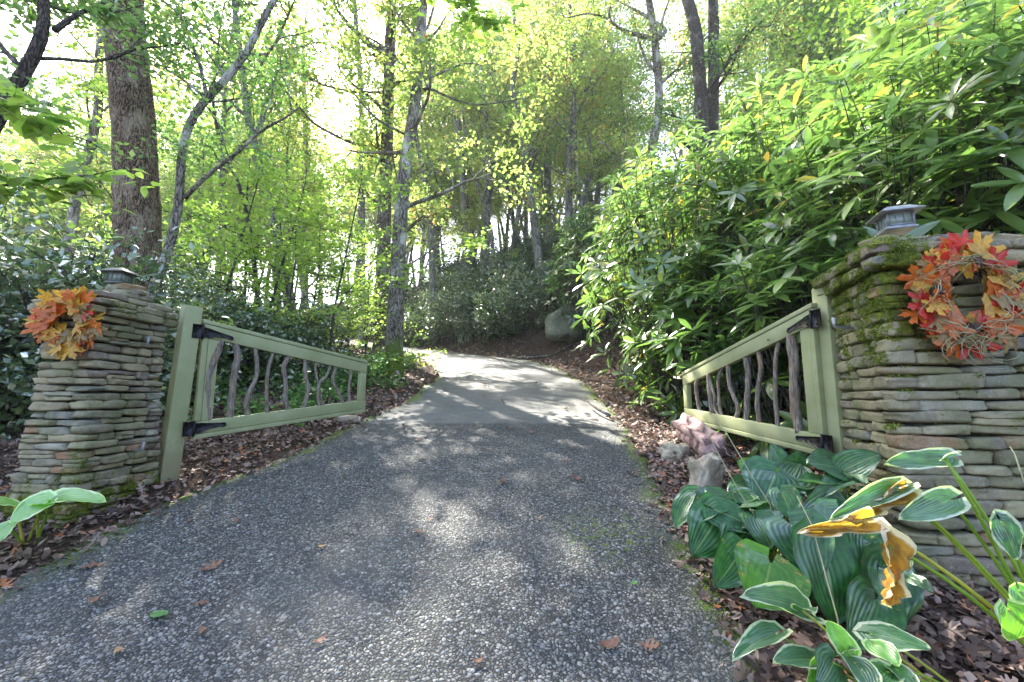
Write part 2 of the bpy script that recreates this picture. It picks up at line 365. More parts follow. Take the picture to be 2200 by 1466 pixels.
def hosta_mat(name, base, dark, margin=None, trans=.35, brown=0., gloss=.12):
    a = NT(name); uv = a.n('UVMap').outputs[0]; xy = a.n('SeparateXYZ', {0: uv}); u, v = xy.outputs[0], xy.outputs[1]
    s = a.math('ABSOLUTE', a.math('SUBTRACT', v, .5)); s2 = a.math('MULTIPLY', s, 2.0)
    wv = a.math('SINE', a.math('MULTIPLY', a.math('POWER', s2, .8), 36.0)); w01 = a.math('MULTIPLY_ADD', wv, .5, .5)
    n = a.noise(a.obj(), 5, 4)
    c = a.mix(a.step(n, .35, .7), base, dark)
    c = a.mix(1.0, c, a.ramp(a.rnd(), [(0, (.75, .85, .8)), (.5, (1, 1, 1)), (1, (1.35, 1.2, .8))]), 'MULTIPLY')
    c = a.mix(a.math('MULTIPLY', a.math('SUBTRACT', 1.0, w01), .5), c, dark)
    mid = a.math('SUBTRACT', 1.0, a.step(s2, .015, .05)); c = a.mix(a.math('MULTIPLY', mid, .6), c, (.25, .34, .12))
    if margin:
        e = a.step(a.math('ADD', s2, a.math('MULTIPLY', a.noise(uv, 9, 4), .3)), .96, 1.04)
        e2 = a.math('MAXIMUM', e, a.step(a.math('ADD', u, a.math('MULTIPLY', a.noise(uv, 12, 3), .12)), .99, 1.03))
        c = a.mix(e2, c, margin)
    if brown > 0:
        bm = a.step(a.math('ADD', a.noise(a.obj(), 4.0, 5, .7), a.math('MULTIPLY', s2, .18)), .82 - brown, .90 - brown)
        c = a.mix(bm, c, (.38, .27, .07))
    nrm = a.bump(a.math('MULTIPLY_ADD', a.noise(a.obj(), 14, 3), .8, w01), .38, .005)
    return a.leaf(c, a.mix(1.0, c, (1.7, 2.0, .9), 'MULTIPLY'), trans, .4, gloss * .42, nrm)
M['hosta_green'] = hosta_mat('hosta green', (.05, .17, .045), (.022, .08, .03), None, .25, .06)
M['hosta_blue'] = hosta_mat('hosta blue green', (.055, .165, .055), (.024, .08, .032), None, .2, .0, .14)
M['hosta_bright'] = hosta_mat('hosta yellow green', (.13, .30, .04), (.07, .20, .03), None, .4, .12)
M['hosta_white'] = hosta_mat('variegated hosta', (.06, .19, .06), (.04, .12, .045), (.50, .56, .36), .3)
M['hosta_painted_sun'] = hosta_mat('variegated hosta with painted sunlight', (.22, .50, .06), (.16, .40, .05), (.55, .70, .30), .42)  # brighter lime copy of the variegated hosta: sunlight painted into the leaf colour
M['hosta_brown'] = hosta_mat('withered hosta', (.60, .31, .05), (.34, .17, .05), (.66, .56, .42), .35, .0, .04)
M['stalk'] = leaf_mat('leaf stalks', [(0, (.16, .30, .03)), (.6, (.25, .36, .04)), (1, (.45, .40, .06))], 1.3, .2, .4, .06)
M['straw'] = simple('straw coloured strands', (.38, .36, .20), .7, .3, 30, .1)
M['straw_green'] = simple('green strands', (.22, .32, .10), .7, .3, 30, .1)
M['vine'] = simple('brown vine', (.08, .05, .035), .85, .4, 40, .3)
M['berry'] = simple('orange berries', (.60, .16, .05), .35, .3, 60, .05)
M['cone'] = simple('pine cone brown', (.10, .06, .045), .8, .4, 60, .3)

# ------------------------------------------------------------ ground and driveway
def build_ground():
    n = 430; k = 5.2
    u = np.linspace(-1, 1, n); ax = np.sinh(k * u) / math.sinh(k) * 170
    X, Y = np.meshgrid(ax - .3, ax + 3.5); Z = H(X, Y)
    dr = sdist(RIGHT, X, Y); dl = -sdist(LEFT, X, Y); inside = -np.maximum(dr, dl)
    Z = np.where(inside > 0.02, Z - np.clip(inside * .8, .02, .09), Z)
    V = np.stack([X, Y, Z], -1).reshape(-1, 3)
    i, j = np.meshgrid(np.arange(n - 1), np.arange(n - 1)); b = (j * n + i).ravel()
    q = np.stack([b, b + 1, b + n + 1, b + n], -1)
    tag(link('ground', np_mesh('ground', V, [q]), M['soil']), 'brown earth of the forest floor under fallen leaves', None, None, 'structure')
build_ground()
def resample(poly, n, ymax):
    pts = poly[poly[:, 1] > -5]; pts = np.vstack([[np.interp(-5, poly[:, 1], poly[:, 0]), -5], pts])
    d = np.concatenate([[0], np.cumsum(np.hypot(*np.diff(pts, axis=0).T))]); t = np.linspace(0, d[-1], n)
    # catmull-like smoothing through fine interpolation + box filter
    X = np.interp(t, d, pts[:, 0]); Yy = np.interp(t, d, pts[:, 1])
    for _ in range(3):
        X[1:-1] = (X[:-2] + X[1:-1] * 2 + X[2:]) / 4; Yy[1:-1] = (Yy[:-2] + Yy[1:-1] * 2 + Yy[2:]) / 4
    return np.stack([X, Yy], -1)
def build_road():
    n, m = 420, 26
    l = resample(LEFT, n, 54); r = resample(RIGHT, n, 60)
    wig = .035 * np.sin(np.arange(n) * .37) + .025 * np.sin(np.arange(n) * .9 + 1)
    l[:, 0] += wig; r[:, 0] += wig[::-1]
    s = np.linspace(0, 1, m); XY = l[:, None] * (1 - s)[None, :, None] + r[:, None] * s[None, :, None]
    Z = base_z(XY[..., 1]) + .012
    wdt = np.hypot(*(r - l).T); edge = np.minimum(s, 1 - s)[None] * wdt[:, None]
    V = np.concatenate([XY, Z[..., None]], -1)
    sk = V[:, [0, -1]].copy(); sk[..., 2] -= .1
    V = np.concatenate([sk[:, :1], V, sk[:, 1:]], 1); E = np.concatenate([edge[:, :1], edge, edge[:, -1:]], 1); mm = m + 2
    i, j = np.meshgrid(np.arange(mm - 1), np.arange(n - 1)); b = (j * mm + i).ravel()
    q = np.stack([b, b + 1, b + mm + 1, b + mm], -1)
    tag(link('driveway', np_mesh('driveway', V.reshape(-1, 3), [q], True, {'edge': E.ravel()}), M['road']), 'grey exposed aggregate driveway rising and bending left into the woods', None, None, 'structure')
build_road()
def rz(x, y): return float(base_z(y)) + .012

def orient(n, rng, up=(0, 0, 1), spread=.7, tdir=None, tspread=1.0):
    """random frames: T, B, N"""
    N = rng.normal(size=(n, 3)) * spread + np.array(up); N /= np.linalg.norm(N, axis=1)[:, None]
    T = rng.normal(size=(n, 3)) * tspread + (0 if tdir is None else tdir)
    T -= N * (T * N).sum(1)[:, None]; T /= np.linalg.norm(T, axis=1)[:, None] + 1e-9
    return T, np.cross(N, T), N
def scatter_mesh(name, C, T, B, N, size, tmpl, tris, tint, wid=None):
    k = len(tmpl); n = len(C); size = np.broadcast_to(size, (n,)); wid = np.ones(n) if wid is None else wid
    V = C[:, None] + size[:, None, None] * (tmpl[None, :, 0:1] * T[:, None] + tmpl[None, :, 1:2] * wid[:, None, None] * B[:, None] + tmpl[None, :, 2:3] * N[:, None])
    t = (np.asarray(tris)[None] + (np.arange(n) * k)[:, None, None]).reshape(-1, len(tris[0]))
    return np_mesh(name, V.reshape(-1, 3), [t], True, {'tint': np.repeat(tint, k)})
LEAF2 = (np.array([(0, 0, 0), (.45, .33, .07), (1, 0, -.06), (.45, -.33, .07)]), [(0, 2, 1), (0, 3, 2)])
LEAF4 = (np.array([(0, 0, 0), (.3, .30, .06), (.65, .27, .05), (1, 0, -.1), (.65, -.27, .05), (.3, -.30, .06), (.5, 0, 0)]), [(0, 6, 1), (1, 6, 2), (2, 6, 3), (3, 6, 4), (4, 6, 5), (5, 6, 0)])
LANCE = (np.array([(0, 0, 0), (.35, 0, .01), (.7, 0, -.02), (1, 0, -.09), (.3, .10, .03), (.65, .13, .02), (.3, -.10, .03), (.65, -.13, .02)]),
         [(0, 1, 4), (4, 1, 5), (1, 2, 5), (5, 2, 3), (0, 6, 1), (6, 7, 1), (1, 7, 2), (7, 3, 2)])
def star_leaf(half, deep, curl, seed, n=0, stem=True):
    """a lobed leaf: strips between the midrib and its outline"""
    r = random.Random(seed); V = []; T = []
    def zz(x, y): return curl * ((x - .4) ** 2 + y * y) * 1.1 + .035 * math.sin(5 * x + 7 * y + seed)
    jit = [(x + r.uniform(-.015, .015), y * r.uniform(.9, 1.1)) for x, y in half]
    out = jit + [(x + r.uniform(-.01, .01), -y * r.uniform(.9, 1.1)) for x, y in half[-2:0:-1]]
    c = (.34, 0) if half is MAPLE else None
    if c:
        V = [(c[0], 0, zz(c[0], 0))] + [(x, y, zz(x, y)) for x, y in out]; k = len(out); T = [(0, i + 1, (i + 1) % k + 1) for i in range(k)]
    else:
        for x, y in jit: V += [(x, 0, zz(x, 0)), (x, y, zz(x, y) + .12 * y), (x, -y, zz(x, -y) + .12 * y)]
        for i in range(len(jit) - 1):
            a_ = i * 3; b_ = a_ + 3; T += [(a_, a_ + 1, b_ + 1), (a_, b_ + 1, b_), (a_, b_, b_ + 2), (a_, b_ + 2, a_ + 2)]
    return np.array(V), T
MAPLE = [(1, 0), (.83, .07), (.80, .17), (.67, .13), (.55, .13), (.60, .30), (.73, .42), (.66, .60), (.53, .50), (.43, .51), (.33, .27), (.27, .42), (.12, .58), (.08, .42), (-.04, .32), (.02, .04)]
OAK = [(1, 0), (.93, .10), (.84, .20), (.77, .09), (.68, .07), (.63, .30), (.54, .36), (.49, .10), (.41, .07), (.36, .28), (.28, .25), (.23, .07), (.12, .08), (.03, .03), (-.14, .012)]

def litter():
    rng = np.random.default_rng(3)
    def region(n, x0, x1, y0, y1, dmax, size, name, tm, bank=False):
        x = rng.uniform(x0, x1, n * 3); y = y0 + (y1 - y0) * rng.uniform(0, 1, n * 3) ** 1.3
        d = np.maximum(sdist(RIGHT, x, y), -sdist(LEFT, x, y))
        keep = (d > -.06 - .14 * rng.uniform(0, 1, len(x)) ** 3) & (d < dmax) & (np.abs(x) < 1.35 * y + 1.2) & (vnoise(x, y, 2.6, 4) + vnoise(x, y, 6, 1) * .6 + rng.uniform(-.5, 1.9, len(x)) > -.15); x, y, d = x[keep][:n], y[keep][:n], d[keep][:n]
        z = H(x, y) + .012 + rng.uniform(0, .03, len(x)) * np.clip(d * 4 + .3, 0, 1)
        T, B, N = orient(len(x), rng, (0, -.15, 1), .42)
        V, t = tm
        me = scatter_mesh(name, np.stack([x, y, z], -1), T, B, N, rng.uniform(.6, 1.25, len(x)) * size, V, t, rng.beta(1.6, 1.5, len(x)))
        return me
    a1, a2 = star_leaf(OAK, .25, .5, 1, 16), star_leaf(MAPLE, .3, -.4, 2, 15)
    L1 = (np.array([(0, 0, .02), (.25, .22, .12), (.7, .25, -.03), (1, .02, .12), (.75, -.24, .05), (.3, -.2, -.02)]), [(0, 5, 1), (1, 5, 4), (1, 4, 2), (2, 4, 3)])
    for me in (region(9500, -6, -1.2, 1.6, 7.5, 3, .062, 'l1', L1), region(4200, -6, 4.5, 1.3, 6.5, 3, .085, 'l2', a1), region(2400, .6, 4.6, 1.0, 5, 2.6, .08, 'l3', a2),
               region(9500, .6, 5, 1.2, 8, 2.6, .058, 'l4', L1), region(15000, -16, 9, 5.5, 20, 9, .095, 'l5', L1), region(7000, -30, 10, 9, 34, 16, .16, 'l6', L1)):
        me.name = 'leaf_litter'; tag(link('leaf_litter', me, M['litter']), 'brown and rust fallen leaves covering the forest floor', 'leaf litter', None, 'stuff')
litter()
def twigs():
    rng = np.random.default_rng(12); b = MB()
    for _ in range(420):
        y = rng.uniform(1.6, 12); side = rng.integers(0, 2); x0 = np.interp(y, *(RIGHT if side else LEFT).T[::-1]); x = x0 + (1 if side else -1) * rng.uniform(.02, 2.4); z = h1(x, y) + .035; a_ = rng.uniform(0, 6.28); L = rng.uniform(.05, .22)
        b.tube([(x, y, z), (x + math.cos(a_) * L * .5, y + math.sin(a_) * L * .5, z + rng.uniform(0, .02)), (x + math.cos(a_ + .3) * L, y + math.sin(a_ + .3) * L, z + math.sin(a_) * L * .18)], [.003, .0025, .0015], 4, False)
    tag(link('twigs', b.mesh('twigs'), M['vine']), 'thin brown twigs strewn through the leaf litter', 'twigs', None, 'stuff')
twigs()
def pebbles():
    rng = np.random.default_rng(5); n = 27000
    y = 1.35 + 3.9 * rng.uniform(0, 1, n) ** 1.35; x = rng.uniform(-2.65, 1.25, n)
    d = np.maximum(sdist(RIGHT, x, y), -sdist(LEFT, x, y)); k = (d < -.03) & (np.abs(x) < 1.25 * y + .1); x, y = x[k], y[k]; n = len(x)
    z = base_z(y) + .012
    s2 = .18; T, B, N = orient(n, rng, (0, -.18, 1), .16)
    tm = []; 
    for r, h_ in ((1, 0), (.62, .36)):
        for i in range(6): tm.append((r * math.cos(i * 1.0472), r * math.sin(i * 1.0472), h_))
    tm.append((0, 0, .45)); tm = np.array(tm); tr = []
    for i in range(6):
        j = (i + 1) % 6; tr += [(i, j, 6 + j), (i, 6 + j, 6 + i), (6 + i, 6 + j, 12)]
    me = scatter_mesh('driveway_gravel', np.stack([x, y, z], -1), T, B, N, rng.uniform(0, 1, n) ** 1.6 * .0095 + .0038, tm, tr, rng.beta(1.7, 1.9, n), rng.uniform(.5, 1.0, n))
    # roughen outlines
    tag(link('driveway_gravel', me, M['pebble']), 'grey pebbles standing proud of the near driveway surface', 'gravel', None, 'stuff')
pebbles()

# ------------------------------------------------------------ stone pillars
def stone_meshes(k):
    out = []
    for s in range(k):
        rng = np.random.default_rng(100 + s); nx, ny, nz = 8, 4, 5; idx = {}; V = []; Q = []
        def vid(p):
            key = tuple(p)
            if key not in idx: idx[key] = len(V); V.append([2 * p[0] / nx - 1, 2 * p[1] / ny - 1, 2 * p[2] / nz - 1])
            return idx[key]
        dims = (nx, ny, nz)
        for ax in range(3):
            a_, b_ = [i for i in range(3) if i != ax]
            for side in (0, dims[ax]):
                for i in range(dims[a_]):
                    for j in range(dims[b_]):
                        f = []
                        for di, dj in ((0, 0), (1, 0), (1, 1), (0, 1)):
                            p = [0, 0, 0]; p[ax] = side; p[a_] = i + di; p[b_] = j + dj; f.append(vid(p))
                        flip = (side == 0) ^ (ax == 1)
                        Q.append(f[::-1] if flip else f)
        V = np.array(V, float); V[:, 0] = np.sign(V[:, 0]) * np.abs(V[:, 0]) ** .65; V[:, 1:] = np.sign(V[:, 1:]) * np.abs(V[:, 1:]) ** .6
        e = rng.uniform(3.4, 9.0); e2 = rng.uniform(4.0, 8)
        lyz = (np.abs(V[:, 1]) ** e2 + np.abs(V[:, 2]) ** e2) ** (1 / e2); m_ = np.abs(V[:, 1:]).max(1)
        V[:, 1:] *= (m_ / np.maximum(lyz, 1e-6))[:, None]
        l2 = (np.abs(V[:, 0]) ** e + m_ ** e) ** (1 / e); mx = np.maximum(np.abs(V[:, 0]), m_)
        sc_ = (mx / np.maximum(l2, 1e-6)) ** 1.3
        V *= sc_[:, None]
        tap = rng.uniform(-.22, .22); V[:, 2] *= 1 + tap * V[:, 0]; V[:, 2] += rng.uniform(-.1, .1) * V[:, 0] ** 2
        ph = rng.uniform(0, 6, 6); V += rng.normal(size=V.shape) * np.array([.02, .05, .035])
        V[:, 1] += .05 * np.sin(2.5 * V[:, 0] + ph[0]) + .04 * np.sin(4 * V[:, 0] + 3 * V[:, 2] + ph[1])
        V[:, 2] += .06 * np.sin(3 * V[:, 0] + ph[2]); V[:, 0] += .05 * np.sin(3 * V[:, 2] + ph[3])
        V *= .5
        out.append(np_mesh('stone', V, [np.array(Q)]))
    return out
ST_L = stone_meshes(10); ST_R = stone_meshes(12)
for m_ in ST_L: m_.materials.append(M['stone_left'])
for m_ in ST_R: m_.materials.append(M['stone_right'])
def pillar(label, poly, z0, z1, meshes, flare, seed, hr, lr, vis):
    rng = random.Random(seed); poly = [Vector((x, y)) for x, y in poly]; c0 = sum(poly, Vector((0, 0))) / 4
    root = thing('stone_pillar', (c0.x, c0.y, z0), label, 'pillar', 'stacked stone gate pillars')
    inv = Matrix.Translation(-Vector((c0.x, c0.y, z0)))
    stones = []
    core = MB(); ins = []
    for p in poly: ins.append(c0 + (p - c0) * .80)
    core.hexa([(p.x, p.y, z0 - .1) for p in ins] + [(p.x, p.y, z1 - .02) for p in ins])
    link('mortar_core', core.mesh('mortar_core', False, (c0.x, c0.y, z0)), M['mortar'], root)
    def put(center, dims, ang, tilt, roll=0, yaw=0):
        me = rng.choice(meshes)
        Mx = Matrix.Translation(center) @ Matrix.Rotation(ang + yaw, 4, 'Z') @ Matrix.Rotation(tilt, 4, 'Y') @ Matrix.Rotation(roll, 4, 'X') @ Matrix.Diagonal((dims[0] * rng.choice((1, -1)), dims[1], dims[2] * rng.choice((1, 1)), 1))
        link('stone', me, None, root, inv @ Mx); stones.append(Mx)
    z = z0 - .04; c = 0; D = .12
    while z < z1 - .02:
        h_ = rng.uniform(*hr)
        t = (z - z0) / (z1 - z0); out = flare * max(0, 1 - t) ** 2.5
        top = z + h_ > z1 - .10
        if top: out += .05 + .015 * ((z1 - z) < .06)
        pp = [c0 + (p - c0) * (1 + out / (p - c0).length * 1.4) for p in poly]
        for i in range(4):
            A, B = pp[i], pp[(i + 1) % 4]; e = (B - A); L = e.length; e = e / L; nrm = Vector((e.y, -e.x)); ang = math.atan2(e.y, e.x)
            s = 0 if (c + i) % 2 == 0 else D * .95; end = L if (c + i + 1) % 2 else L - D * .95
            if top: s -= .0; 
            while s < end - .02:
                ln = rng.uniform(*lr) * (1 if vis[i] else 1.6)
                if end - s - ln < .09: ln = end - s
                hh = h_ * rng.uniform(.84, 1.08); dz = rng.uniform(-.007, .007); pr = rng.uniform(-.014, .018) + (rng.uniform(-.01, .02) if top else 0)
                if ln < .3 and rng.random() < .12 and vis[i]:   # two thin stones in one course
                    for q_ in (0, 1):
                        ctr = A + e * (s + ln / 2) - nrm * (D / 2 - pr + rng.uniform(-.004, .004))
                        put((ctr.x, ctr.y, z + h_ * (.25 + .5 * q_)), (ln + .004, D * 1.08, hh * .53), ang, rng.uniform(-.01, .01))
                else:
                    ctr = A + e * (s + ln / 2) - nrm * (D / 2 - pr)
                    put((ctr.x, ctr.y, z + h_ / 2 + dz), (ln - .002, D * 1.1, hh * .98), ang, rng.uniform(-.035, .035), 0, rng.uniform(-.03, .03))
                s += ln
        z += h_; c += 1
    # flat cap stones lying on the top
    A, B, Cc, Dd = poly
    for row in range(3):
        v = (row + .5) / 3
        for q_ in range(3):
            u = (q_ + .5) / 3 + rng.uniform(-.04, .04)
            ctr = (A * (1 - u) + B * u) * (1 - v) + (Dd * (1 - u) + Cc * u) * v
            L = (B - A).length / 3; Wd = (Dd - A).length / 3
            put((ctr.x, ctr.y, z + .012 + rng.uniform(0, .02)), (L * 1.25, Wd * 1.25, .055), math.atan2((B - A).y, (B - A).x), rng.uniform(-.04, .04), rng.uniform(-.04, .04), rng.uniform(-.1, .1))
    z += .045
    for a_ in range(5):
        ctr = c0 + Vector((math.cos(a_ * 1.256 + seed), math.sin(a_ * 1.256 + seed))) * .10 * lr[1] / .3
        put((ctr.x, ctr.y, z + rng.uniform(0, .01)), (.20, .15, .055), a_ * 1.256 + seed, rng.uniform(-.12, .12), rng.uniform(-.08, .08))
    put((c0.x, c0.y, z + .03), (.26, .2, .05), seed, 0, 0)
    lx = {11: (-3.02, 3.32), 12: (2.325, 2.62)}[seed]
    for q_ in range(3): put((lx[0], lx[1], z + .035 + .028 * q_), (.27 - .03 * q_, .23 - .03 * q_, .06), seed + q_ * 2.1, 0, 0)
    return root, stones, z + .045
LP = [(-3.33, 3.03), (-2.915, 3.0), (-2.89, 3.58), (-3.30, 3.62)]
RP = [(2.0, 2.28), (2.80, 2.22), (2.99, 2.90), (2.22, 2.97)]
zl, zr = h1(-3.1, 3.2), .40
# walk each outline with the outward side on the right hand
lp, lst, ltop = pillar('shorter mossy-footed stone pillar left of the drive carrying the yellow and orange wreath', LP, zl - .06, 2.12, ST_L, .055, 11, (.040, .068), (.12, .30), (1, 1, 0, 0))
rp, rst, rtop = pillar('large stone pillar on the right edge with bright green moss below its cap', RP, zr, 2.19, ST_R, .03, 12, (.050, .082), (.15, .38), (1, 0, 0, 1))

def moss_on(stones, meshes_mask, n, name, parent, rng, inreg, size):
    """short upright tufts over the stones' own surfaces"""
    inv = parent.location; C = []; Nn = []
    for Mx in stones:
        for _ in range(n):
            u = Vector((random.uniform(-.46, .46), random.uniform(-.5, .5), random.uniform(-.5, .5)))
            ax = random.choice((1, 1, 2)); sgn = random.choice((-1, 1)) if ax == 1 else 1
            u[ax] = .47 * sgn
            e = (abs(u[1] * 2) ** 3.2 + abs(u[2] * 2) ** 3.2) ** (1 / 3.2)
            if e > 0: u[1] /= max(e, .01) * 1.03; u[2] /= max(e, .01) * 1.03
            p = Mx @ u; wn = (Mx.to_3x3().inverted().transposed() @ Vector((0, u[1] * 4, u[2] * 4))).normalized()
            if inreg(p, wn): C.append(p); Nn.append(wn)
    if not C: return
    C = np.array([tuple(c) for c in C]) - np.array(tuple(inv)); Nn = np.array([tuple(c) for c in Nn]); k = 5
    C = np.repeat(C, k, 0) + rng.normal(size=(len(C) * k, 3)) * .006; Nn = np.repeat(Nn, k, 0) + rng.normal(size=(len(C), 3)) * .5
    Nn /= np.linalg.norm(Nn, axis=1)[:, None]; T = Nn; B = np.cross(T, rng.normal(size=T.shape)); B /= np.linalg.norm(B, axis=1)[:, None]
    tm = np.array([(0, .22, 0), (0, -.22, 0), (1, 0, 0)])
    me = scatter_mesh(name, C - T * .002, T, B, np.cross(T, B), rng.uniform(.6, 1.3, len(C)) * size, tm, [(0, 1, 2)], rng.uniform(0, 1, len(C)))
    tag(link(name, me, M['moss'], parent), None, None, None, 'stuff')
def nz3(p, f, o=0): return mn.noise(Vector((p[0] * f + o, p[1] * f, p[2] * f)))
moss_on(rst, None, 260, 'moss', rp, np.random.default_rng(1), lambda p, n: (p.z > 1.58 and p.x < 2.28 and nz3(p, 9) + .3 * (p.z - 1.6) > -.02 and p.y < 3.0 and (n.x < .3)) or (n.z > .6 and nz3(p, 7, 5) > .33), .013)
moss_on(lst, None, 90, 'moss', lp, np.random.default_rng(2), lambda p, n: (p.z < zl + .42 and p.y < 3.4 and nz3(p, 6) + .35 * (zl + .30 - p.z) * 3 > .1) or (p.z > 2.0 and nz3(p, 6) > .12), .012)

# ------------------------------------------------------------ post cap lanterns
def lantern(x, y, z, s, ang, mat, label):
    t = thing('post_cap_lantern', (x, y, z), label, 'lantern', 'solar lanterns on the stone pillars'); t.rotation_euler = (0, 0, ang)
    def frus(b, a0, a1, z0_, z1_):
        b.hexa([(-a0, -a0, z0_), (a0, -a0, z0_), (a0, a0, z0_), (-a0, a0, z0_), (-a1, -a1, z1_), (a1, -a1, z1_), (a1, a1, z1_), (-a1, a1, z1_)])
    b = MB(); frus(b, .5 * s, .5 * s, .47 * s, .50 * s); frus(b, .485 * s, .27 * s, .50 * s, .66 * s); bevel(link('roof', b.mesh('roof', False), mat, t), .004)
    b = MB(); frus(b, .26 * s, .25 * s, .66 * s, .675 * s); link('solar_panel', b.mesh('solar_panel', False), M['iron'], t)
    b = MB(); frus(b, .36 * s, .36 * s, 0, .05 * s); frus(b, .33 * s, .31 * s, .05 * s, .10 * s); bevel(link('base', b.mesh('base', False), mat, t), .003)
    b = MB()
    for a_ in range(4):
        Mr = Matrix.Rotation(a_ * math.pi / 2, 4, 'Z')
        b.box((-.29 * s, -.29 * s, .285 * s), (.045 * s, .045 * s, .37 * s), Mr)
        for xx in (-.095, .095): b.box((xx * s, -.295 * s, .285 * s), (.022 * s, .02 * s, .37 * s), Mr)
        b.box((0, -.297 * s, .44 * s), (.56 * s, .02 * s, .035 * s), Mr); b.box((0, -.298 * s, .125 * s), (.56 * s, .02 * s, .035 * s), Mr)
    link('frame', b.mesh('frame', False), mat, t)
    for a_ in range(4):
        b = MB(); b.box((0, -.275 * s, .285 * s), (.54 * s, .012 * s, .36 * s), Matrix.Rotation(a_ * math.pi / 2, 4, 'Z')); link('pane', b.mesh('pane', False), M['glass'], t)
    return t
pl = P(257, 609, 3.32); lantern(pl.x, pl.y, ltop + .085, .185, rad(3), M['lamp_old'], 'small dark bronze lantern on top of the left stone pillar')
pr_ = P(1925, 497, 2.62); lantern(pr_.x, pr_.y, rtop + .12, .225, rad(-18), M['lamp_metal'], 'grey metal lantern with white glass on top of the right stone pillar')

# pipe elbows sticking out of the pillars
def elbow(parent, pts, r, mat=None, capz=0):
    b = MB(); b.tube(pts, r, 8); link('pipe_elbow', b.mesh('pipe_elbow', True, parent.location), M['pipe'], parent)
e0 = P(1845, 706, 2.62); e1 = P(1793, 702, 2.6); elbow(rp, [e0 + Vector((.08, .02, 0)), e0, e1, e1 + Vector((0, 0, .012)), e1 + Vector((0, 0, .055))], [.010, .010, .011, .011, .013])
for (ax_, ay_) in ((303, 742), (292, 968)):
    e0 = P(ax_, ay_, 3.36); e1 = e0 + Vector((.06, -.01, .005)); elbow(lp, [e0 - Vector((.06, 0, 0)), e0, e1, e1 + Vector((0, 0, .014)), e1 + Vector((0, 0, .06))], [.009, .009, .010, .010, .012])

